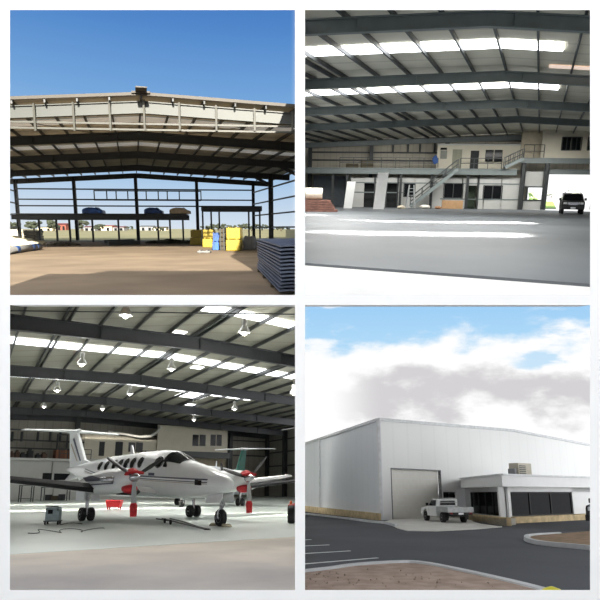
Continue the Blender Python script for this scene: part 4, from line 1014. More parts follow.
        for bi, a in enumerate(blade_ang[s]):
            a = R_(a); d = V3((0, -math.cos(a), math.sin(a)))    # as seen from the front
            t = V3((0, -math.sin(a), -math.cos(a))); ox = V3((px_ + .1, y, 1.84)); rg = []
            for r, w_, tw in ((.12, .045, 0), (.35, .07, .3), (.75, .095, .6), (1.15, .085, .8), (1.34, .05, .9)):
                ch = t * math.cos(tw * .5 - .1) + V3((1, 0, 0)) * math.sin(tw * .5 + .3); c = ox + d * r; nn_ = d.cross(ch).normalized()
                rg.append([c - ch * w_, c + nn_ * .02, c + ch * w_, c - nn_ * .02])
            down = math.sin(a) < -.9
            obj('blade', MB().loft(rg), galv if down else bladem, pr_)
            if down and detail: obj('blade_cover', MB().tube([ox + d * .98, ox + d * 1.1, ox + d * 1.48], [.11, .15, .13], 10), covers, pr_)
        if detail:
            mb = MB().lathe((px_ - .02, y, 1.9), (1, 0, 0), [(-.24, .27), (-.05, .29), (.1, .22), (.14, .08)], 14); mb.tube([(px_ + .1, y - .36, 1.98), (px_ + .16, y, 2.05), (px_ + .1, y + .36, 1.99)], .06, 8)
            mb.v = [v if v.z > 1.9 else V3((v.x, v.y, 1.9)) for v in mb.v]
            obj('propeller_cover', mb, covers, nac)
    # tail
    def slab(pts, t): return MB().loft([[V3((x, -t / 2, z)) for x, z in pts], [V3((x, t / 2, z)) for x, z in pts]])
    obj('tail_fin', slab([(-4.5 * k, 2.78), (-5.4 * k, 3.0), (-6.5 * k, 4.72), (-7.35 * k, 4.74), (-7.0 * k, 2.55), (-5.6 * k, 2.6)], .18), fin_m, e, bevel=.04)
    if detail:
        for q in (-.1, .1):
            obj('fin_stripe', MB().prism([(-5.7 * k, q, 2.95), (-5.85 * k, q, 2.95), (-6.85 * k, q, 4.3), (-6.7 * k, q, 4.4)], (0, q * .06, 0)), navy, e)
            obj('fin_stripe', MB().prism([(-6.1 * k, q, 2.95), (-6.18 * k, q, 2.95), (-7.05 * k, q, 4.0), (-6.97 * k, q, 4.05)], (0, q * .06, 0)), tanm, e)
    for s in (-1, 1):
        mb = MB(); r0 = [(-6.35 * k, 4.76), (-6.6 * k, 4.86), (-7.5 * k, 4.77), (-6.6 * k, 4.7)]; r1 = [(-6.95 * k, 4.76), (-7.05 * k, 4.81), (-7.6 * k, 4.77), (-7.05 * k, 4.73)]
        mb.loft([[V3((x, 0, z)) for x, z in r0], [V3((x, s * 2.9, z)) for x, z in r1]]); obj('tailplane', mb, body_m, e)
    obj('tail_bullet', MB().tube([(-6.1 * k, 0, 4.77), (-6.4 * k, 0, 4.77), (-7.2 * k, 0, 4.77), (-7.7 * k, 0, 4.77)], [.02, .13, .13, .02], 10), body_m, e, smooth=True)
    for s in (-1, 1): obj('ventral_fin', MB().prism([(-5.2 * k, s * .2, 2.0), (-6.6 * k, s * .14, 2.25), (-6.8 * k, s * .5, 1.7)], (0, s * .03, 0)), body_m, e)
    obj('antenna', slab([(-.9 * k, 3.04), (-1.1 * k, 3.5), (-1.2 * k, 3.5), (-1.2 * k, 3.04)], .04), body_m, e)
    # undercarriage
    for s in (-1, 1):
        ge = obj('main_gear', MB().tube([(0, s * 2.66, 1.4), (0, s * 2.66, .7), (.02, s * 2.66, .3)], [.09, .075, .06], 10), chrome, e)
        for q in (-.19, .19): wheel(ge if False else e, 0, s * 2.66 + q, .29, .2, galv, 1 if q > 0 else -1)
        obj('gear_door', MB().box((-.5, s * 2.66 - .36, .85), (.55, s * 2.66 - .33, 1.35)), body_m, ge); obj('gear_door', MB().box((-.5, s * 2.66 + .33, .85), (.55, s * 2.66 + .36, 1.35)), body_m, ge)
        obj('axle', MB().bar((0, s * 2.66 - .2, .29), (0, s * 2.66 + .2, .29), .08), chrome, ge)
    nx_ = 4.56 * k
    ng = obj('nose_gear', MB().tube([(nx_ + .02, 0, 1.45), (nx_ + .05, 0, .85), (nx_, 0, .6)], [.085, .08, .06], 10), chrome, e)
    obj('fork', MB().tube([(nx_, .13, .3), (nx_ + .02, .13, .55), (nx_ + .03, 0, .68), (nx_ + .02, -.13, .55), (nx_, -.13, .3)], .035, 8), chrome, ng)
    obj('torque_link', MB().tube([(nx_ + .05, 0, 1.0), (nx_ + .28, 0, .82), (nx_ + .05, 0, .62)], .03, 6), chrome, ng)
    for q in (-1, 1): obj('gear_door', MB().prism([(nx_ - .7, q * .2, 1.15), (nx_ + .5, q * .2, 1.25), (nx_ + .45, q * .3, .88), (nx_ - .65, q * .3, .85)], (0, q * .02, 0)), body_m, ng)
    wheel(e, nx_, 0, .32, .2, galv, -1)
    return e
acw = mat('aircraft_white', (232, 234, 236), .22, vary=.02); navy = mat('navy_stripe', (30, 36, 66), .35); tanm = mat('tan_stripe', (150, 130, 104), .4)
bootm = mat('deice_rubber', (30, 30, 34), .6); bladem = mat('blade_black', (34, 34, 36), .4); redc = mat('red_cover', (190, 36, 44), .7, vary=.25, scale=8)
ac = aircraft(V3((-7.37, 29.18, 0)), -.894, 'white twin-propeller aircraft with navy stripes and red engine covers, nose towards the right', acw, acw, redc, {-1: (148, 32, 268), 1: (135, 15, 268)})
p2_ = C.G(226, 499.5)
ac2 = aircraft(C.at(232, 486, 47) * V3((1, 1, 0)) if False else V3(((212 - 300) / 600 * 49, 49, 0)), math.atan2(-1, -.32), 'second aircraft with a green tail fin, parked behind the nose of the white one', mat('green_fin', (24, 92, 78), .4), mat('aircraft_grey', (200, 204, 208), .3), redc, {-1: (100, 220, 340), 1: (80, 200, 320)}, detail=False, k=.98)
# cart with cable, tow bar, chocks, red tray, red tug
pc = C.G(52.5, 524.5)
e = tag(empty('power_cart', pc, .15, absolute=False), 'small grey-blue ground power cart on castors, left of the main wheels', 'cart')
cm = mat('cart_grey', (132, 146, 150), .5, vary=.15, scale=5)
obj('housing', MB().prism([(-.26, -.22, .16), (.26, -.22, .16), (.26, -.22, .6), (.2, -.22, .68), (-.2, -.22, .68), (-.26, -.22, .6)], (0, .5, 0)), cm, e, bevel=.02)
obj('control_panel', MB().box((-.16, -.235, .42), (.02, -.22, .58)), darkglass, e)
obj('top_handle', MB().tube([(-.2, -.24, .55), (-.24, -.34, .72), (.24, -.34, .72), (.2, -.24, .55)], .02, 6), steel_dk, e)
obj('base_frame', MB().box((-.3, -.26, .12), (.3, .3, .16)), steel_dk, e)
for sx in (-1, 1):
    for sy in (-1, 1): obj('castor', MB().lathe((sx * .24 - .03, sy * .2, .065), (1, 0, 0), [(0, .05), (.01, .065), (.05, .065), (.06, .05)], 12), blackm, e)
cab = [(59, 523), (64, 523.5), (70, 521.5), (78, 522.5)]
tag(obj('power_cable', MB().tube([C.G(x, y) + V3((0, 0, .03)) for x, y in ((60.5, 525.5), (66, 524), (73, 523.5), (82, 524.5))], .018, 6), bladem), 'short dark cable running from the cart towards the wheels', 'cable')
lp = []
for i in range(60):
    t = i / 59; x = 28 + 72 * t + 5 * math.sin(t * 21); y = 532.5 + 1.8 * math.sin(t * 17 + 1) - 2 * t; lp.append(C.G(x, y) + V3((0, 0, .03)))
tag(obj('loose_cable', MB().tube(lp, .014, 6), mat('cable_grey', (84, 90, 92), .7)), 'long looped grey cable lying on the pale floor in front of the cart', 'cable')
a, b = C.G(162, 521), C.G(206, 531.5)
e = tag(empty('tow_bar', (a + b) / 2), 'black aircraft tow bar lying on the floor left of the nose wheel', 'tow bar')
d_ = (b - a).normalized(); n_ = V3((-d_.y, d_.x, 0))
obj('bar', MB().tube([a + V3((0, 0, .1)), b + V3((0, 0, .08))], .035, 8), bladem, e)
obj('side_bar', MB().tube([a + n_ * .35 + V3((0, 0, .1)), a.lerp(b, .45) + n_ * .25 + V3((0, 0, .1)), a.lerp(b, .8) + V3((0, 0, .1))], .03, 8), bladem, e)
obj('side_bar', MB().tube([a - n_ * .25 + V3((0, 0, .1)), a.lerp(b, .35) + V3((0, 0, .1))], .03, 8), bladem, e)
obj('eye_hook', MB().tube([b + V3((0, 0, .08)) + d_ * .12 * (1 - math.cos(q)) + n_ * .1 * math.sin(q) for q in [i * .7 for i in range(10)]], .025, 6), bladem, e)
for t in (.25, .4): obj('wheel', MB().lathe(a.lerp(b, t) - n_ * .3 + V3((0, 0, .1)), n_, [(0, .07), (.02, .1), (.06, .1), (.08, .07)], 14), blackm, e)
nwp = ac.matrix_basis @ V3((4.56 * 1.52, 0, 0))
for i, d in enumerate((-.45, .45)):
    o_ = V3((math.cos(-.894), math.sin(-.894), 0)) * d; c = nwp + o_
    n_ = V3((math.sin(-.894), -math.cos(-.894), 0)) * .18; k_ = V3((math.cos(-.894), math.sin(-.894), 0)) * .09 * (1 if d > 0 else -1)
    tag(obj('wheel_chock', MB().prism([c - k_ * 1 - n_ + V3((0, 0, .005)), c + k_ * 1 - n_ + V3((0, 0, .005)), c + k_ - n_ + V3((0, 0, .03)), c - k_ * .6 - n_ + V3((0, 0, .12))], n_ * 2), mat('chock_wood', (150, 142, 120), .8)), ['pale wheel chock behind the nose wheel', 'pale wheel chock in front of the nose wheel'][i], 'chock', 'chocks at the nose wheel')
pb = C.G(114, 509.5); w = 14.5 / F * pb.y; h = C.at(114, 500, pb.y).z
e = tag(empty('storage_bin', pb, absolute=False), 'bright red bin on short legs under the aircraft wing', 'bin')
obj('bin_body', MB().hexa([(-w * .42, -.3, .16), (w * .42, -.3, .16), (w * .42, .3, .16), (-w * .42, .3, .16), (-w / 2, -.36, h), (w / 2, -.36, h), (w / 2, .36, h), (-w / 2, .36, h)]), mat('red_bin', (196, 30, 34), .5), e, bevel=.02)
for sx in (-1, 1):
    for sy in (-1, 1): obj('leg', MB().bar((sx * w * .36, sy * .22, 0), (sx * w * .36, sy * .22, .17), .07), redc, e)
pt_ = C.G(292, 523.5)
e = tag(empty('aircraft_tug', pt_, absolute=False), 'red tug with a large black tyre at the right edge', 'tug')
obj('body', MB().prism([(-.18, .12, .38), (.24, .12, .38), (.24, .12, .95), (.16, .12, 1.0), (.1, .12, .78), (-.18, .1, .74)], (0, .9, 0)), mat('red_bin', (196, 30, 34), .5), e, bevel=.04)
obj('wheel', MB().lathe((-.18, 0, .36), (1, 0, 0), [(0, .2), (.0, .32), (.06, .36), (.24, .36), (.3, .32), (.3, .2)], 24), blackm, e)
obj('wheel', MB().lathe((-.12, 1.1, .3), (1, 0, 0), [(0, .2), (.0, .28), (.06, .3), (.24, .3), (.3, .28), (.3, .2)], 24), blackm, e)
obj('warning_lamp', MB().lathe((-.05, .3, .74), (0, 0, 1), [(0, .05), (.02, .06), (.14, .05), (.17, .01)], 12), mat('orange_lamp', (230, 110, 30), .3), e)
# soft bands of daylight under the strips
for (ua, ub_, sL_, s1), w_ in zip(lightsC[:3], (1100, 700, 600)):
    a = max(-20, sL_); c = Oc + Uc * ((ua + ub_) / 2) + Vc * ((a + s1) / 2) + V3((0, 0, Hc - PC * abs((a + s1) / 2) - .45))
    beam(C, c, Vc, s1 - a, 1.4, (0.5, 2.0, -8.5), w_, 25, (1, .97, .86))

for (ua, ub_, sL_, s1) in lightsC[:3]:
    a = max(-20, sL_); c = Oc + Uc * ((ua + ub_) / 2) + Vc * ((a + s1) / 2) + V3((0, 0, Hc - PC * abs((a + s1) / 2) - 1.1))
    beam(C, c, Vc, s1 - a, 1.4, (0, 0, -1), 850, 165, (1, .99, .93))

# ================================================================== PLACE 4 (lower right): the finished white building, car park under a cloudy sky
PANEL = 'D'
D_ = D = Place('D', 494, 0.0, 1.6)
asph = mat('asphalt', (74, 76, 82), .85, vary=.2, scale=.25, rgb2=(62, 64, 69), bump=.1)
concD = mat('driveway_concrete', (206, 205, 200), .8, vary=.08, scale=.8)
kerbm = mat('kerb_concrete', (196, 198, 200), .8, vary=.1, scale=2)
soil = mat('brown_soil', (172, 152, 138), .95, vary=.3, scale=3, rgb2=(146, 126, 112), bump=.3)
wallm = mat('white_wall_panel', (224, 225, 224), .5, vary=.03, scale=.2, stripes=(0, 1.15, .05))
wallm2 = mat('white_wall_panel_shaded', (216, 219, 223), .5, vary=.03, scale=.2, stripes=(1, 1.15, .05))  # side wall copy of the front panels, shade put into a bluer white
stone = mat('sandstone_block', (198, 178, 140), .85, vary=.25, scale=2.5)
fill = mat('fascia_white', (222, 223, 223), .5, vary=.02)
struct(obj('ground', gpoly(D, [(300.2, 604), (640, 604), (640, 494.6), (300.2, 494.6)], 0, .3), asph))
Cn = D.G(381.5, 520.3); Ud = D.hdir(153); Vd = D.hdir(950)
wF = Wall(D, Cn, Vd); wS = Wall(D, Cn, Ud)
if wS.N.x > 0: wS.N = -wS.N
Hd = wF.hit(381.5, 420)[2]
a_r = wF.sz(517, 480)[0]; z_r = wF.sz(517, 431.3)[1]; a_e = wF.sz(600, 480)[0]; a_e = min(a_e, 2.3 * a_r); z_e = wF.sz(590, 445)[1]; a590 = wF.sz(590, 480)[0]
Lb = 40.0
def sidept(d, z, n=0): return Cn + Ud * d + wS.N * n + V3((0, 0, z))
bl = tag(empty('warehouse_building', Cn), 'large white panel-clad warehouse with a low gable front and sandstone footing', 'building')
# shell as one cladding body
k_ = (z_e - z_r) / (a590 - a_r); a_end = a_r * 2.05; z_end = z_r + k_ * (a_end - a_r)
front = [(0, 0), (a_end, 0), (a_end, z_end), (a_r, z_r), (0, Hd)]
# front wall split around the roller door
d0, d1 = wF.sz(392, 495)[0], wF.sz(441.3, 495)[0]; dz = wF.sz(416, 470)[1]
w0, w1 = wF.sz(443.5, 499)[0], wF.sz(456, 499)[0]; wz0 = wF.sz(450, 506)[1]; wz1 = wF.sz(450, 492)[1]
def zt(a): return Hd + (z_r - Hd) * a / a_r if a < a_r else z_r + k_ * (a - a_r)
def fp(pts, n0=-.15, t=.15): return MB().prism([wF.pt(a, z, n0) for a, z in pts], wF.N * t)
for pts in ([(0, 0), (d0, 0), (d0, zt(d0)), (0, zt(0))], [(d0, dz), (d1, dz), (d1, zt(d1)), (d0, zt(d0))], [(d1, 0), (w0, 0), (w0, zt(w0)), (d1, zt(d1))],
            [(w0, 0), (w1, 0), (w1, wz0), (w0, wz0)], [(w0, wz1), (w1, wz1), (w1, zt(w1)), (w0, zt(w0))], [(w1, 0), (a_r, 0), (a_r, zt(a_r)), (w1, zt(w1))], [(a_r, 0), (a_end, 0), (a_end, zt(a_end)), (a_r, zt(a_r))]):
    obj('front_cladding', fp(pts), wallm, bl)
obj('side_cladding', MB().prism([sidept(0, 0), sidept(Lb, 0), sidept(Lb, Hd), sidept(0, Hd)], -wS.N * .15), wallm2, bl)
mb = MB()
mb.sheet([wF.pt(0, Hd, -.1), wF.pt(a_r, z_r, -.1), wF.pt(a_r, z_r, -.1) + Ud * Lb, wF.pt(0, Hd, -.1) + Ud * Lb], .06); obj('roof', mb, fill, bl)
obj('roof', MB().sheet([wF.pt(a_r, z_r, -.1), wF.pt(a_end, z_end, -.1), wF.pt(a_end, z_end, -.1) + Ud * Lb, wF.pt(a_r, z_r, -.1) + Ud * Lb], .06), fill, bl)
capm = mat('barge_capping', (206, 208, 210), .4)
obj('barge_capping', MB().bar(wF.pt(0, Hd + .02, .05), wF.pt(a_r, z_r + .02, .05), .12, .2), capm, bl)
obj('barge_capping', MB().bar(wF.pt(a_r, z_r + .02, .05), wF.pt(a_end, z_end + .02, .05), .12, .2), capm, bl)
obj('eaves_capping', MB().bar(sidept(0, Hd, .06), sidept(Lb, Hd, .06), .14, .18), capm, bl)
obj('corner_flashing', MB().bar(Cn + wS.N * .03 + wF.N * .03, Cn + wS.N * .03 + wF.N * .03 + V3((0, 0, Hd)), .16), capm, bl)
# fine vertical joints of the wall panels and downpipes on the side
for x in (320.5,):
    a = wS.sz(x, 480)[0]; obj('downpipe', MB().bar(wS.pt(a, .5, .08), wS.pt(a, Hd - .1, .08), .12, .12), capm, bl)
# sandstone footing courses (side) as blocks
e = obj('footing', MB().prism([sidept(-.1, 0, .0), sidept(Lb, 0, .0), sidept(Lb, .62, 0), sidept(-.1, .42, 0)], wS.N * .22), stone, bl)
# roller door with ribs, deep jamb shadow
rd = obj('roller_door', fp([(d0, 0), (d1, 0), (d1, dz), (d0, dz)], -.28, .05), mat('roller_door_white', (222, 220, 212), .5, vary=.03), bl)
mb = MB(); 
for k in range(9): obj('door_rib', wF.abox(d0 + .02, dz * (k + .5) / 9.3, d1 - .02, dz * (k + .5) / 9.3 + .035, .03, -.235), fill, rd)
for a, b, z0, z1 in ((d0 - .05, d0, 0, dz + .06), (d1, d1 + .05, 0, dz + .06), (d0 - .05, d1 + .05, dz, dz + .07)): obj('door_frame', wF.abox(a, z0, b, z1, .24, -.2), mat('door_frame_grey', (120, 122, 124), .5), bl)
obj('window', fp([(w0, wz0), (w1, wz0), (w1, wz1), (w0, wz1)], -.14, .03), darkglass, bl)
for q in ((w0, wz0, w1, wz0 + .06), (w0, wz1 - .06, w1, wz1), (w0, wz0, w0 + .06, wz1), (w1 - .06, wz0, w1, wz1), ((w0 + w1) / 2 - .03, wz0, (w0 + w1) / 2 + .03, wz1)): obj('window_frame', wF.abox(q[0], q[1], q[2], q[3], .04, -.1), mat('black_trim', (24, 24, 25), .6), bl)
# office wing: near corner
oc = D.G(505.5, 524.5)
wFr = Wall(D, oc, D.hdir(1100)); oL = D.G(465.5, 518.5)
wLf = Wall(D, oc, oL - oc)
if wLf.N.x > 0: wLf.N = -wLf.N
of = tag(empty('office_wing', oc), 'low white office wing with tall black glazing, deep fascia and sandstone base', 'building')
zf0 = wFr.hit(505.5, 486.5)[2]; zf1 = wFr.hit(505.5, 474.6)[2]
Lr = wFr.sz(606, 500)[0]; Ll = wLf.sz(462, 500)[0]
sgL = 1 if Ll > 0 else -1
_off = wLf.off
def offL(d):
    w = Wall(D, wLf.p0 + wLf.N * d, wLf.V); w.N = wLf.N; return w
wLf.off = offL
def P_(w, a, z, n=0): return w.pt(a, z, n)
NF, NL = wFr.N, wLf.N
back = 6.0
o1 = wFr.pt(0, 0); far = wFr.pt(Lr, 0); lf = wLf.pt(Ll, 0)
# fascia box overhanging both walls
ov = .0
def back_to(p, d): return p + d * ((wF.p0 - p).dot(wF.N) / d.dot(wF.N) - .03)
quad = [lf, o1, far, back_to(far, Ud), back_to(lf, V3((.25, 1, 0)).normalized())]
obj('fascia', MB().prism([p + V3((0, 0, zf0)) for p in quad], (0, 0, zf1 - zf0)), fill, of)
obj('fascia_capping', MB().bar(wFr.pt(-.02, zf1, .04), wFr.pt(Lr, zf1, .04), .1, .1), capm, of)
obj('fascia_capping', MB().bar(wLf.pt(0, zf1, .04), wLf.pt(Ll, zf1, .04), .1, .1), capm, of)
# walls set back under the fascia
sb = -.75
zwt = zf0
def wr_(w, x0, x1, y0, y1, t, n, zb=None): return w.off(n).rect(x0, y0, x1, y1, t, 0, zb)
zs = wFr.sz(540, 517.5)[1]
offw = wFr.off(sb)
def ob(name, w, x0, x1, z0, z1, t, n, m, par=of, y=500):
    a0, a1 = w.sz(x0, y)[0], w.sz(x1, y)[0]; return obj(name, w.abox(min(a0, a1), z0, max(a0, a1), z1, t, n), m, par)
wz_b = offw.sz(540, 515.2)[1]; wz_t = offw.sz(540, 492)[1]
ob('wall', offw, 507.5, 606, 0, zwt, .1, -.25, fill)
ob('wall', offw, 507, 509.5, .0, zwt, .14, -.05, fill)
gl = ob('window', offw, 509, 572, wz_b, wz_t, .05, -.1, darkglass)
for x in (509.4, 530, 551, 571.6): ob('window_mullion', offw, x - .35, x + .35, wz_b, wz_t, .05, -.05, mat('black_trim', (24, 24, 25), .6), gl)
for z in (wz_b, wz_t - .06): 
    a0, a1 = offw.sz(509, 500)[0], offw.sz(572, 500)[0]; obj('window_frame', offw.abox(a0, z, a1, z + .06, .05, -.05), mat('black_trim', (24, 24, 25), .6), gl)
ob('wall', offw, 572.4, 606, wz_b, zwt, .14, -.12, fill)
ob('wall', offw, 508, 606, wz_t + .02, zwt, .14, -.12, fill)
ob('stone_base', offw, 508, 606, 0, wz_b - .02, .5, -.1, stone)
# entrance on the left face
offl = wLf.off(sb)
ez0 = .35; ez1 = offl.sz(485, 492)[1]
ob('wall', offl, 463, 505, 0, zwt, .1, -.3, fill)
ed = ob('door', offl, 470, 498, ez0, ez1, .05, -.15, darkglass)
for x in (470.3, 477.5, 484.5, 491.5, 497.7): ob('door_frame', offl, x - .3, x + .3, ez0, ez1, .05, -.1, mat('black_trim', (24, 24, 25), .6), ed)
ob('post', wLf.off(sb * .5), 500.3, 503, 0, zwt, .25, -.1, fill)
obj('corner_post', MB().bar(wFr.pt(.25, 0, -.35), wFr.pt(.25, zwt, -.35), .22), fill, of)
pl = [D.G(465, 518.6), D.G(474, 521.5), D.G(507, 526), D.G(516, 524.6)]
obj('entrance_landing', MB().prism([pl[0], pl[1], pl[2], pl[3], pl[3] + Ud * 1.6, pl[0] + Ud * 2.0], (0, 0, .33)), mat('step_concrete', (190, 184, 170), .8), of)
obj('stone_base', MB().prism([pl[0] + V3((0, 0, .0)), pl[1], pl[2], pl[2] + wF.N * .25, pl[1] + wF.N * .25, pl[0] + wF.N * .25], (0, 0, .42)), stone, of)
# rooftop plant
pq = wFr.off(-2.2); ax0, ax1 = pq.sz(518.5, 468)[0], pq.sz(531.5, 468)[0]; az = pq.sz(522, 463)[1]
e = tag(empty('air_conditioner', pq.pt((ax0 + ax1) / 2, zf1)), 'beige rooftop air conditioner on the office wing roof', 'air conditioner')
obj('casing', pq.abox(ax0, zf1 + .02, ax1, az, .7, -.7), mat('unit_beige', (186, 180, 164), .5), e, bevel=.03)
for k in range(5): obj('louvre', pq.abox(ax0 + .08, zf1 + .2 + k * (az - zf1 - .3) / 5, (ax0 + ax1) / 2, zf1 + .26 + k * (az - zf1 - .3) / 5, .04, .01), steel, e)
obj('duct', pq.abox(ax0 - .28, zf1 + .02, ax0 - .04, az - .35, .5, -.6), mat('unit_grey', (128, 130, 132), .5), e, bevel=.03)
# driveway, kerbs, islands, markings
struct(obj('driveway', gpoly(D, [(384.5, 521.5), (392, 519.3), (441, 516.2), (466, 519.0), (480, 523.5), (502, 526.6), (475, 528.8), (437, 530.8), (407, 530.4), (398, 528)], .035, .03), concD))
def ribbon(px, w, z, h, name, m, label=None, cat=None, side=1):
    pts = [D.G(x, y) for x, y in px]; mb = MB(); L_ = []; R__ = []
    for i, p in enumerate(pts):
        d = (pts[min(i + 1, len(pts) - 1)] - pts[max(i - 1, 0)]).normalized(); n = V3((-d.y, d.x, 0)) * w / 2
        L_.append(p + n); R__.append(p - n)
    rings = [[l + V3((0, 0, z)), r + V3((0, 0, z)), r + V3((0, 0, z + h)) + (l - r) * .12, l + V3((0, 0, z + h)) + (r - l) * .12] for l, r in zip(L_, R__)]
    mb.loft(rings); o = obj(name, mb, m)
    if label: tag(o, label, cat)
    return o
def smooth(px, n=4):
    out = []
    for i in range(len(px) - 1):
        p0 = px[max(i - 1, 0)]; p1 = px[i]; p2 = px[i + 1]; p3 = px[min(i + 2, len(px) - 1)]
        for k in range(n):
            t = k / n; out.append(tuple(.5 * ((2 * p1[j]) + (-p0[j] + p2[j]) * t + (2 * p0[j] - 5 * p1[j] + 4 * p2[j] - p3[j]) * t * t + (-p0[j] + 3 * p1[j] - 3 * p2[j] + p3[j]) * t ** 3) for j in (0, 1)))
    out.append(px[-1]); return out
kp = smooth([(296, 577.5), (330, 573.5), (355, 569.6), (385, 567.2), (408, 566.4), (425, 568), (445, 572), (480, 580), (520, 590), (545, 597)])
ribbon(kp, .22, 0, .13, 'kerb', kerbm, 'long pale concrete kerb curving across the foreground', 'kerb')
struct(obj('soil_bed', MB().prism([D.G(x, y + 1.3) for x, y in kp] + [D.G(545, 604), D.G(296, 604)], (0, 0, .1)), soil))
kq = smooth([(600, 551), (575, 548.3), (550, 546), (535, 543.8), (527.5, 541), (528, 538.2), (540, 536.6), (560, 535.6)])
ribbon(kq, .2, 0, .13, 'kerb', kerbm, 'pale kerb curving round the island at the right', 'kerb')
struct(obj('island_bed', MB().prism([D.G(x, y) for x, y in [(600, 549.8), (575, 547.2), (550, 545), (536, 543), (530.5, 541), (531, 539), (541, 537.6), (562, 536), (600, 532.5)]], (0, 0, .1)), mat('island_soil', (150, 122, 98), .95, vary=.3, scale=3, rgb2=(122, 104, 76), bump=.3)))
ks = [(296, 513.8), (320, 516), (345, 519), (370, 522.3), (386, 524), (397, 527)]
ribbon(smooth(ks), .2, 0, .12, 'kerb', kerbm, 'straight pale kerb along the side wall of the warehouse', 'kerb')
wl_ = mat('line_paint', (205, 208, 208), .7)
for i, (a, b) in enumerate((((302, 546.2), (329, 545)), ((302, 553.8), (350, 551)), ((302, 564.3), (377.5, 558)), ((302, 540.2), (311, 539.7)))):
    p, q = D.G(*a), D.G(*b); d = (q - p).normalized(); n = V3((-d.y, d.x, 0)) * .05
    tag(obj('parking_line', MB().prism([p - n + V3((0, 0, .001)), q - n + V3((0, 0, .001)), q + n + V3((0, 0, .001)), p + n + V3((0, 0, .001))], (0, 0, .008)), wl_),
        ['second painted bay line counting from the building, at the left', 'third painted bay line from the building', 'longest painted bay line, nearest the foreground kerb', 'shortest painted bay line, farthest back at the left'][i], 'parking line', 'painted lines of the parking bays')
random.seed(21)
mb = MB()
for i in range(90):
    x = random.uniform(306, 500); y = random.uniform(571, 592)
    if y < 569 + max(0, (x - 415)) * .2 + 4: continue
    mb.ball(D.G(x, y + 2) + V3((0, 0, .115)), random.uniform(.008, .022), 6, 4, .2)
stuff(obj('pebbles', mb, mat('pebble', (150, 134, 120), .9, vary=.3)), 'scattered small stones on the brown soil bed', 'pebbles')
trk = vehicle('utility_truck', D.G(445, 522), math.atan2(.985, -.17), 'white utility truck with a grey flat tray, parked on the driveway by the roller door', 'ute', mat('white_car_paint', (226, 228, 228), .25, vary=.02), 'truck'); trk.scale = (.84, .82, .84)
vehicle('parked_car', D.G(624, 529), math.atan2(-.75, -.66), 'dark car cut off by the right edge beside the island', 'wagon', mat('dark_car_paint', (24, 25, 28), .25, vary=.05), 'car')
p = D.G(553, 603)
e = tag(empty('marker_dome', p, absolute=False), 'yellow dome at the bottom edge in front of the kerb', 'marker')
hz = D.at(553, 586.3, p.y).z
obj('dome', MB().lathe((0, 0, 0), (0, 0, 1), [(0, .2), (hz * .3, .21), (hz * .6, .185), (hz * .85, .12), (hz, .02)], 22), mat('yellow_plastic', (222, 214, 40), .4), e, smooth=True)
obj('ring', MB().lathe((0, 0, hz * .2), (0, 0, 1), [(0, .212), (.03, .218), (.05, .21)], 22), blackm, e)
SUN_E = 18; FILL_E = 0.25

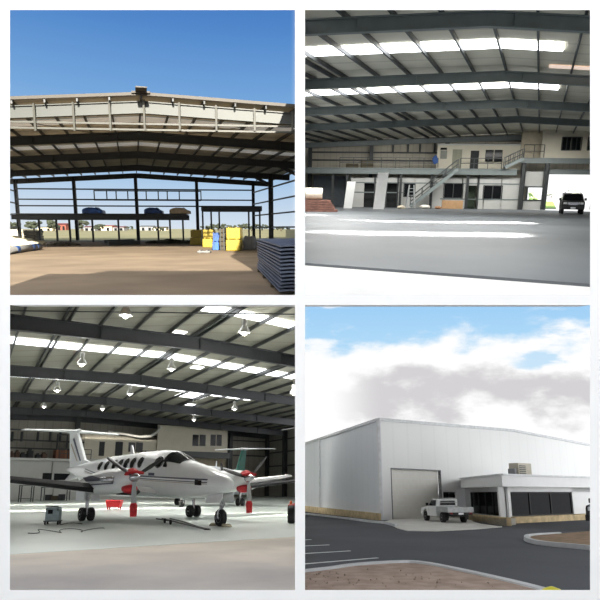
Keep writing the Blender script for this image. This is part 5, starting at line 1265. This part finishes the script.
# ================================================================== world sky, sun, finish
def build_world():
    w = bpy.data.worlds.new('sky'); SC.world = w; w.use_nodes = True; nt = w.node_tree; N = nt.nodes; L = nt.links
    bg = N['Background']; tc = N.new('ShaderNodeTexCoord'); sp = N.new('ShaderNodeSeparateXYZ'); L.new(tc.outputs['Generated'], sp.inputs[0])
    def M(op, a, b=None, c=None):
        n = N.new('ShaderNodeMath'); n.operation = op
        for i, v in enumerate((a, b, c)):
            if v is None: continue
            if isinstance(v, (int, float)): n.inputs[i].default_value = v
            else: L.new(v, n.inputs[i])
        return n.outputs[0]
    def step(v, a, b):
        n = N.new('ShaderNodeMapRange'); n.interpolation_type = 'SMOOTHSTEP'; n.inputs[1].default_value = a; n.inputs[2].default_value = b
        L.new(v, n.inputs[0]); return n.outputs[0]
    def ramp(v, a, b, els):
        n = N.new('ShaderNodeMapRange'); n.inputs[1].default_value = a; n.inputs[2].default_value = b; L.new(v, n.inputs[0])
        r = N.new('ShaderNodeValToRGB'); L.new(n.outputs[0], r.inputs[0]); e = r.color_ramp.elements
        while len(e) < len(els): e.new(.5)
        for k, (p, c) in enumerate(els): e[k].position = p; e[k].color = (*c, 1)
        return r.outputs[0]
    def mix(f, a, b):
        n = N.new('ShaderNodeMix'); n.data_type = 'RGBA'
        for i, v in ((0, f), (6, a), (7, b)):
            if isinstance(v, (int, float)): n.inputs[i].default_value = v
            elif isinstance(v, tuple): n.inputs[i].default_value = (*v, 1)
            else: L.new(v, n.inputs[i])
        return n.outputs[2]
    def noise(scale, detail, st=(1, 1, 1), loc=(0, 0, 0), rough=.55):
        mp = N.new('ShaderNodeMapping'); mp.inputs['Scale'].default_value = st; mp.inputs['Location'].default_value = loc
        L.new(tc.outputs['Generated'], mp.inputs[0]); n = N.new('ShaderNodeTexNoise'); n.inputs['Scale'].default_value = scale; n.inputs['Detail'].default_value = detail; n.inputs['Roughness'].default_value = rough
        L.new(mp.outputs[0], n.inputs[0]); return n.outputs[0]
    X, Y, Z = sp.outputs[0], sp.outputs[1], sp.outputs[2]
    clear = ramp(Z, .10, .65, [(0, lin((232, 232, 228))), (.17, lin((214, 226, 238))), (.30, lin((168, 200, 232))), (.50, lin((118, 167, 220))), (.66, lin((84, 138, 204))), (.8, lin((54, 109, 184))), (1, lin((40, 90, 165)))])
    # cloudy quarter: elevation bands broken up by noise
    n1 = noise(9, 7, (1, 1, 2.0), (3.1, 0, 1.7)); n2 = noise(5, 6, (1, 1, 3.2), (.3, 2.0, .4)); n3 = noise(24, 5, (1, 1, 2.2))
    zz = M('ADD', Z, M('MULTIPLY', M('SUBTRACT', n1, .5), .16)); zz = M('ADD', zz, M('MULTIPLY', M('SUBTRACT', n3, .5), .035))
    zz = M('ADD', zz, M('MULTIPLY', M('SUBTRACT', X, .22), -.04))
    blue = ramp(Z, -.15, .30, [(0, lin((205, 232, 248))), (.35, lin((176, 218, 248))), (.55, lin((150, 202, 246))), (1, lin((110, 165, 225)))])
    cover = step(zz, .035, -.005)
    hole = M('MULTIPLY', step(n2, .54, .63), M('MULTIPLY', step(Z, -.13, -.075), step(X, .30, .36)))
    patch = step(n2, .55, .66)
    top = M('MAXIMUM', cover, M('MULTIPLY', patch, .9))
    top = M('MULTIPLY', top, M('SUBTRACT', 1.0, M('MULTIPLY', hole, .8)))
    shade = M('MULTIPLY', M('MULTIPLY', step(zz, -.03, -.07), step(zz, -.125, -.085)), step(X, .04, .14))
    wht = mix(M('MULTIPLY', shade, .78), (1.02, 1.02, 1.02), lin((198, 195, 198)))
    cloud = mix(top, blue, wht)
    ahead = step(Y, -.1, .3)
    right = mix(ahead, (1.0, 1.0, 1.03), cloud)
    right = mix(step(Z, .10, .17), right, (1.25, 1.25, 1.25))
    left = clear
    c = mix(step(X, -.015, .015), left, mix(step(Z, .3, .5), right, (.75, .85, 1.0)))
    low = mix(step(Z, -.30, -.36), c, (.25, .25, .25))
    rear = mix(step(Y, -.25, -.05), (3.2, 3.2, 3.2), low)
    rear = mix(step(Z, -.25, -.1), low, rear)
    L.new(rear, bg.inputs['Color']); bg.inputs['Strength'].default_value = 1.0
build_world()
def sun(name, d, e, ang, col=(1, 1, 1)):
    l = bpy.data.lights.new(name, 'SUN'); l.energy = e; l.angle = math.radians(ang); l.color = col
    o = bpy.data.objects.new(name, l); COL.objects.link(o); o.rotation_euler = V3(d).normalized().to_track_quat('-Z', 'Y').to_euler(); return o
el = math.radians(22)
dl = V3((-.19 * math.cos(el), .98 * math.cos(el), -math.sin(el)))
sun('sun', A.R @ dl, SUN_E, .6, (1, .93, .82))
sun('overcast_fill', V3((-.85, .45, -.30)), FILL_E, 50, (.97, .98, 1))  # second soft sun, added as fill for the car park

# each place keeps to its own side of the dividing walls
bpy.context.view_layer.update()
PL = {'A': A, 'B': globals().get('B_'), 'C': globals().get('C_'), 'D': globals().get('D_')}
kz = (CY - 300) / F
CUT = {'A': [((0, 0, 0), (1, 0, 0)), ((0, 0, 0), (0, kz, -1))], 'B': [((0, 0, 0), (-1, 0, 0)), ((0, 0, 0), (0, kz, -1))],
       'C': [((0, 0, 0), (1, 0, 0)), ((0, 0, 0), (0, -kz, 1))], 'D': [((0, 0, 0), (-1, 0, 0)), ((0, 0, 0), (0, -kz, 1))]}
def walk(o):
    yield o
    for c in o.children: yield from walk(c)
done = set()
for key, tops in REG.items():
    for o in tops: o.matrix_world = PL[key].M @ o.matrix_basis
bpy.context.view_layer.update()
for key, tops in REG.items():
    for t in tops:
        for o in list(walk(t)):
            if '_o' in o: del o['_o']
            if o.type != 'MESH' or o.data.users > 1: continue
            mw = o.matrix_world; mi = mw.inverted()
            for co, no in CUT[key]:
                n = V3(no).normalized()
                if not o.data.vertices: continue
                if max(n.dot(mw @ v.co) for v in o.data.vertices) <= .0: continue
                bm = bmesh.new(); bm.from_mesh(o.data)
                r = bmesh.ops.bisect_plane(bm, geom=bm.verts[:] + bm.edges[:] + bm.faces[:], plane_co=mi @ V3(co), plane_no=(mi.to_3x3() @ n), clear_outer=True)
                bm.to_mesh(o.data); bm.free()
            if not o.data.polygons and not o.children: bpy.data.objects.remove(o)
